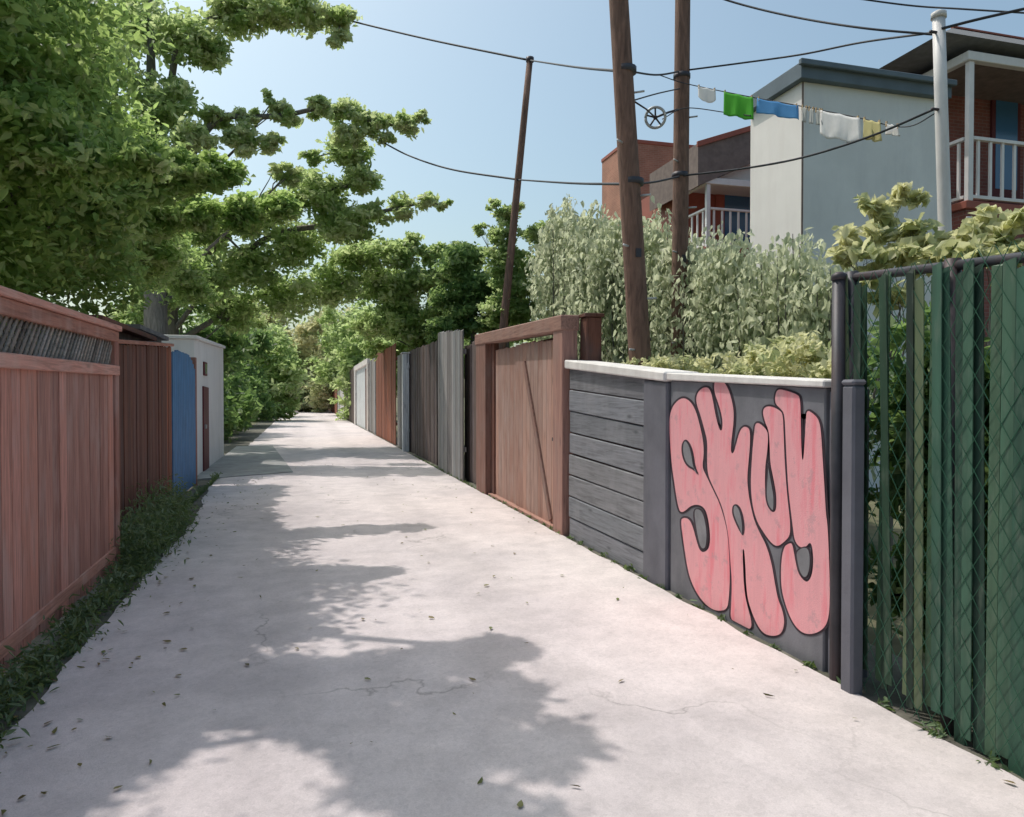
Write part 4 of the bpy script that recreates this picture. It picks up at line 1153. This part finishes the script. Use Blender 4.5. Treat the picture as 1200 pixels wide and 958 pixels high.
# dark hedge trees at the left beyond the garage
for i, (x, Y, lab) in enumerate([(-3.9, 27, 'dark dense hedge tree right behind the white garage'), (-3.6, 33, 'dark dense hedge tree between two others along the left verge'), (-3.4, 41, 'dark dense hedge tree towards the far end of the left verge')]):
    cc = []
    rr = random.Random(40 + i)
    for k in range(15):
        cc.append(((x + rr.uniform(-1.0, 1.2), Y + rr.uniform(-2.5, 2.5), rr.uniform(.5, 5.2)), (1.0, 1.1, .9), 620, rr.uniform(.3, .55)))
    tree('hedge_tree', lab, 'tree', (x, Y, 0), 4.5, .12, cc, .24, M['leaf_dark'], 50 + i, 'dark trees along the left verge', limbs=False)
for i, (x, Y, h, lab) in enumerate([(-2.4, 50, 5.0, 'mid green bushy tree closing the left edge of the far alley'), (-3.6, 60, 9, 'taller green tree far down on the left of the alley')]):
    rr = random.Random(70 + i)
    cc = [((x + rr.uniform(-1.6, 1.3), Y + rr.uniform(-2, 2), rr.uniform(.8, h)), (1.3, 1.3, 1.1), 500, rr.uniform(.4, .6)) for k in range(16)]
    tree('linden_tree', lab, 'tree', (x, Y, 0), h * .8, .16, cc, .34, M['leaf_mid'], 72 + i, limbs=False)
# trees closing the alley, sunlight put into their pale leaf colours
for i, (px_, Y, h, w, lab) in enumerate([(352, 78, 7, 2.6, 'sunlit yellowish tree closing the very end of the alley'), (395, 74, 9.5, 3.0, 'pale sunlit tree right of the alley end above the far fences'), (330, 86, 12, 4, 'tall hazy green tree standing behind the alley end')]):
    p = onY(px_, 465, Y); rr = random.Random(80 + i)
    cc = [((p.x + rr.uniform(-w, w), Y + rr.uniform(-2, 2), rr.uniform(.6, h)), (1.5, 1.5, 1.3), 480, rr.uniform(.4, .75)) for k in range(22)]
    tree('linden_tree', lab, 'tree', (p.x, Y, 0), h * .8, .18, cc, .42, M['leaf_far'], 85 + i, limbs=False)

for i, (px_, Y, h, lab) in enumerate([(420, 62, 8.5, 'mid green tree behind the far brown and white fence panels'), (450, 48, 7.0, 'leafy tree behind the chipped white garden door'), (660, 60, 7, 'far green tree between the slender pole and the terracotta building'), (560, 70, 9, 'far green tree seen behind the dark shaded tree'), (250, 60, 13, 'far tall green tree behind the left verge trees')]):
    p = onY(px_, 465, Y); rr = random.Random(120 + i)
    cc = [((p.x + rr.uniform(-2.6, 2.6), Y + rr.uniform(-2, 2), rr.uniform(.8, h)), (1.4, 1.4, 1.2), 480, rr.uniform(.35, .7)) for k in range(20)]
    tree('linden_tree', lab, 'tree', (p.x, Y, 0), h * .8, .18, cc, .36, M['leaf_mid'], 130 + i, limbs=False)
# right hand trees behind the far fences
def pxtree(name, label, base_px, Y, h, pts, leaf, mat, seed, group=None, limbs=True, r0=.14):
    b = onY(base_px, 465, Y)
    return tree(name, label, 'tree', (b.x, Y, 0), h, r0, [pxc(*p) for p in pts], leaf, mat, seed, group, limbs=limbs, limb_p=.4, dens=2.6)
pxtree('elm_tree', 'mid green tree above the dark weathered fence on the right', 500, 24, 4.6, [
 (470, 345, 24, 28, 700, .5), (500, 330, 24, 28, 700, .55), (480, 380, 24, 28, 700, .4), (520, 370, 23, 26, 600, .35), (455, 375, 25, 24, 500, .5), (505, 400, 24, 22, 500, .35), (530, 330, 24, 24, 500, .5), (440, 405, 27, 18, 300, .5), (475, 300, 24, 18, 300, .65), (500, 300, 24, 14, 200, .7), (430, 380, 26, 22, 420, .6), (455, 330, 25, 24, 500, .6), (485, 285, 24, 14, 200, .75), (545, 300, 23, 20, 380, .6), (520, 300, 24, 16, 260, .65)], .17, M['leaf_mid'], 91)
pxtree('elm_tree', 'dark shaded tree behind the tall grey fence panel', 555, 19, 5, [
 (540, 310, 19, 24, 550, .5), (560, 340, 19, 30, 800, .3), (545, 375, 19, 26, 700, .25), (580, 375, 19, 24, 600, .25), (520, 390, 19, 20, 400, .3), (555, 300, 19, 16, 260, .6), (600, 345, 18.5, 28, 700, .35), (610, 385, 18, 22, 500, .3), (530, 350, 19, 22, 500, .35)], .135, M['leaf_elm'], 92)
pxtree('cypress_tree', 'upright narrow green tree under the slender leaning pole', 592, 15.5, 4.6, [
 (592, 250, 15.5, 16, 320, .75), (575, 240, 15.5, 9, 90, .9), (610, 242, 15.5, 9, 90, .9), (593, 275, 15.5, 18, 380, .55), (590, 305, 15.5, 22, 500, .5), (600, 335, 15.5, 24, 600, .45), (585, 365, 15.5, 24, 600, .35), (612, 365, 15.5, 20, 420, .35), (625, 310, 15.5, 18, 340, .55), (640, 295, 15.5, 17, 300, .6), (635, 345, 15.2, 22, 480, .45), (650, 380, 15, 20, 380, .5), (655, 330, 15, 20, 380, .6), (628, 275, 15.5, 15, 240, .75), (648, 268, 15.2, 14, 220, .8), (660, 300, 15, 18, 300, .7), (560, 270, 16, 10, 90, .8)], .11, M['leaf_mid'], 93)

# pale draped hedge behind the walls
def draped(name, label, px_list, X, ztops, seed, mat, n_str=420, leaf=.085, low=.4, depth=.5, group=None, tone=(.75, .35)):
    rng = np.random.default_rng(seed)
    a, b = yat(px_list[1], X), yat(px_list[0], X)
    a, b = min(a, b), max(a, b)
    root = empty(name, (X, (a + b) / 2, 0), label, 'hedge', group)
    P, T = [], []
    tw = []
    for k in range(n_str):
        f = rng.uniform(0, 1); yy = a + (b - a) * f
        xx = X + rng.normal() * depth * .45
        zt = np.interp(f, np.linspace(0, 1, len(ztops)), ztops) + rng.normal() * .13 - .5 * (abs(xx - X) / depth) ** 2 + .12 * math.sin(f * 17 + seed)
        L = max(.3, min(zt - low, rng.uniform(.5, 1.7)))
        if rng.uniform() < .45: zt = rng.uniform(low + .4, zt)
        m = int(16 * L) + 8
        t = np.sort(rng.uniform(0, 1, m))
        pts = np.stack([xx + rng.normal(size=m) * .05 - .12 * t * np.sign(xx - X + .1), yy + rng.normal(size=m) * .05 + .05 * np.sin(t * 5 + k), zt - L * t], axis=1)
        P.append(pts)
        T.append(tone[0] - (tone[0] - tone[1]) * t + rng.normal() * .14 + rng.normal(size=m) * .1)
        if k % 9 == 0:
            tw.append(tube_data([(X + .05 * rng.normal(), yy, 0), (xx, yy, zt * .6), (xx, yy + .05, zt)], [.018, .012, .004], 5, False))
    joined('stems', tw, M['bark'], root, True)['kind'] = 'stuff'
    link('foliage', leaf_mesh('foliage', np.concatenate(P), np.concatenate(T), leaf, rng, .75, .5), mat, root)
def ztopx(px, y, X): return onX(px, y, X).z
XA = 4.5
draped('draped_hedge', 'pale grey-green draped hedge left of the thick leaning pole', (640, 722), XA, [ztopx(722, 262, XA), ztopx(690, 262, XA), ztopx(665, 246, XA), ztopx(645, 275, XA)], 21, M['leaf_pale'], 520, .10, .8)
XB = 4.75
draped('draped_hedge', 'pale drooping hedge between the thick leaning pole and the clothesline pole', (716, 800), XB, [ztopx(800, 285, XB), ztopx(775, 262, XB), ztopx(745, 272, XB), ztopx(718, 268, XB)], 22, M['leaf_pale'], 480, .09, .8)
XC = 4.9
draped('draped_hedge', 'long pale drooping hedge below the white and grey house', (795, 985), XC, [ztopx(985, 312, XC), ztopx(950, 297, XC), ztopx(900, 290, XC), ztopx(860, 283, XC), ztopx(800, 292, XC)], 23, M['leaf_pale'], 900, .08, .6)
# dark backing hedge so that the gaps read deep green
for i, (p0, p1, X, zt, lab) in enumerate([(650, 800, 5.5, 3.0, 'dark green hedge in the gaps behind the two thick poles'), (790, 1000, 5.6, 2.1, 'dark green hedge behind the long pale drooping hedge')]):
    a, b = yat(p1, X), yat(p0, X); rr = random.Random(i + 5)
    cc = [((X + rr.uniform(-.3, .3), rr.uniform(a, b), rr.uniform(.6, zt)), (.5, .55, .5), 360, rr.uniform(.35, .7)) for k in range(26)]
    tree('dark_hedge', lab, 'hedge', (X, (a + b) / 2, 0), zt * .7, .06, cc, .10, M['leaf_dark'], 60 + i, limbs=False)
# low creamy shrub on top of the walls
for i, (p0, p1, X, y0_, y1_, lab) in enumerate([(768, 870, 3.6, 412, 400, 'low creamy green shrub just behind the grey pier and coping'), (862, 985, 3.5, 402, 395, 'low creamy green shrub behind the graffiti wall')]):
    a, b = yat(p1, X), yat(p0, X); rr = random.Random(i + 15); cc = []
    for k in range(20):
        f = rr.uniform(0, 1); px_ = p1 + (p0 - p1) * f
        zt = ztopx(px_, y1_ + (y0_ - y1_) * f + 8, X)
        cc.append(((X + rr.uniform(-.25, .25), a + (b - a) * f, zt - rr.uniform(0.05, .5) ), (.22, .24, .17), 210, rr.uniform(.5, .8)))
    tree('garden_shrub', lab, 'shrub', (X, (a + b) / 2, 0), 1.2, .03, cc, .062, M['leaf_cream'], 33 + i, limbs=True, twigs=1)
# big-leaved pale shrubs behind the green fence
def bigleaf(label, pts, base_px, Y, seed, leaf=.17, mat=None):
    b = onY(base_px, 465, Y)
    tree('broadleaf_shrub', label, 'shrub', (b.x, Y, 0), 2.2, .05, [pxc(*p) for p in pts], leaf, mat or M['leaf_cream'], seed, limbs=True, aspect=.55, droop=.15, twigs=3)
bigleaf('broad-leaved pale shrub rising above the green fence in front of the grey wall', [(1030, 245, 5.0, 26, 100, .65), (1060, 235, 5.0, 20, 80, .7), (1000, 275, 5.0, 24, 90, .65), (1045, 270, 5.0, 30, 130, .6), (1080, 275, 4.8, 28, 110, .5), (1015, 300, 4.9, 30, 130, .5), (1060, 300, 4.7, 32, 130, .45), (1090, 300, 4.6, 28, 110, .4), (985, 300, 5, 18, 60, .6), (1040, 330, 4.7, 36, 140, .35)], 1040, 5.0, 35, .12)
bigleaf('broad-leaved pale shrub below the red house porch', [(1150, 265, 4.4, 24, 90, .65), (1180, 262, 4.3, 24, 90, .65), (1130, 285, 4.4, 22, 80, .6), (1165, 290, 4.2, 28, 110, .5), (1205, 275, 4.1, 30, 110, .55), (1140, 305, 4.1, 26, 90, .4), (1190, 305, 4.0, 30, 110, .4)], 1160, 4.2, 36, .13)
# dark ivy right behind the green slats
rr = random.Random(77)
cc = [((3.15 + rr.uniform(-.08, .2), rr.uniform(.9, gB - .1), rr.uniform(.15, 1.95)), (.16, .3, .28), 420, rr.uniform(.1, .6)) for k in range(70)]
tree('ivy_hedge', 'dark green ivy hedge pressed against the back of the green slatted fence', 'hedge', (3.2, 2.2, 0), 1.6, .04, cc, .075, M['leaf_dark'], 44, limbs=False)

# weeds along the left fence
def weeds(name, label, spots, seed, n, hgt, mat, spread=.16):
    rng = np.random.default_rng(seed)
    P, T = [], []
    for (x, y, s) in spots:
        m = int(n * s)
        q = np.stack([x + rng.normal(size=m) * spread * s, y + rng.normal(size=m) * spread * 1.6 * s, rng.uniform(.02, hgt * s, m) * rng.uniform(.3, 1, m)], axis=1)
        P.append(q); T.append(.3 + .45 * q[:, 2] / hgt + rng.normal(size=m) * .15)
    P = np.concatenate(P); P[:, 0] = np.maximum(P[:, 0], XL + .04) if hgt < .5 else P[:, 0]
    o = link(name, leaf_mesh(name, P, np.concatenate(T), .055, rng, -.5, .26), mat)
    return tag(o, label, 'weeds', None, 'stuff')
rr = random.Random(9)
weeds('verge_weeds', 'low weeds growing along the foot of the lattice fence', [(XL + .10 + rr.uniform(0, .14), 1.6 + .16 * k, rr.uniform(.35, 1.0)) for k in range(36)], 5, 260, .24, M['weed'], .09)
weeds('verge_weeds', 'bushy weeds in front of the dark plank fence', [(X2 + .22 + rr.uniform(-.02, .14), 7.3 + .2 * k, rr.uniform(.7, 1.15)) for k in range(14)], 6, 700, .60, M['weed'], .12)
weeds('verge_weeds', 'grass tufts at the foot of the blue gate and white garage', [(-1.68 + rr.uniform(-.05, .1), 10.8 + .35 * k, rr.uniform(.3, .7)) for k in range(12)], 7, 160, .3, M['weed'], .1)
weeds('verge_weeds', 'thin grass line under the right hand walls and fences', [(2.76, 1.2 + .3 * k, rr.uniform(.15, .4)) for k in range(60)], 8, 60, .2, M['weed'], .06)

# small fallen leaves and twigs lying on the road
rng = np.random.default_rng(99)
n = 420
lx = np.where(rng.uniform(size=n) < .6, -1.35 + np.abs(rng.normal(size=n)) * .35, rng.uniform(-1.3, 2.7, n))
ly = 1.5 + rng.uniform(0, 1, n) ** 1.5 * 16
me = leaf_mesh('fallen_leaves', np.stack([lx, ly, np.full(n, .034)], axis=1), rng.uniform(0, 1, n), .045, rng, -.1, .5)
co = np.zeros(len(me.vertices) * 3, dtype=np.float32); me.vertices.foreach_get('co', co); co = co.reshape(-1, 3)
co[:, 2] = .034 + (co[:, 2] - .034) * .28
me.vertices.foreach_set('co', co.ravel()); me.update()
M['litter'] = leafmat('dry_fallen_leaf', [(0.10, 0.07, 0.035), (0.20, 0.14, 0.06), (0.22, 0.20, 0.08), (0.14, 0.18, 0.06)], tmix=.15)
tag(link('fallen_leaves', me, M['litter']), 'dry fallen leaves scattered over the road', 'leaves', None, 'stuff')
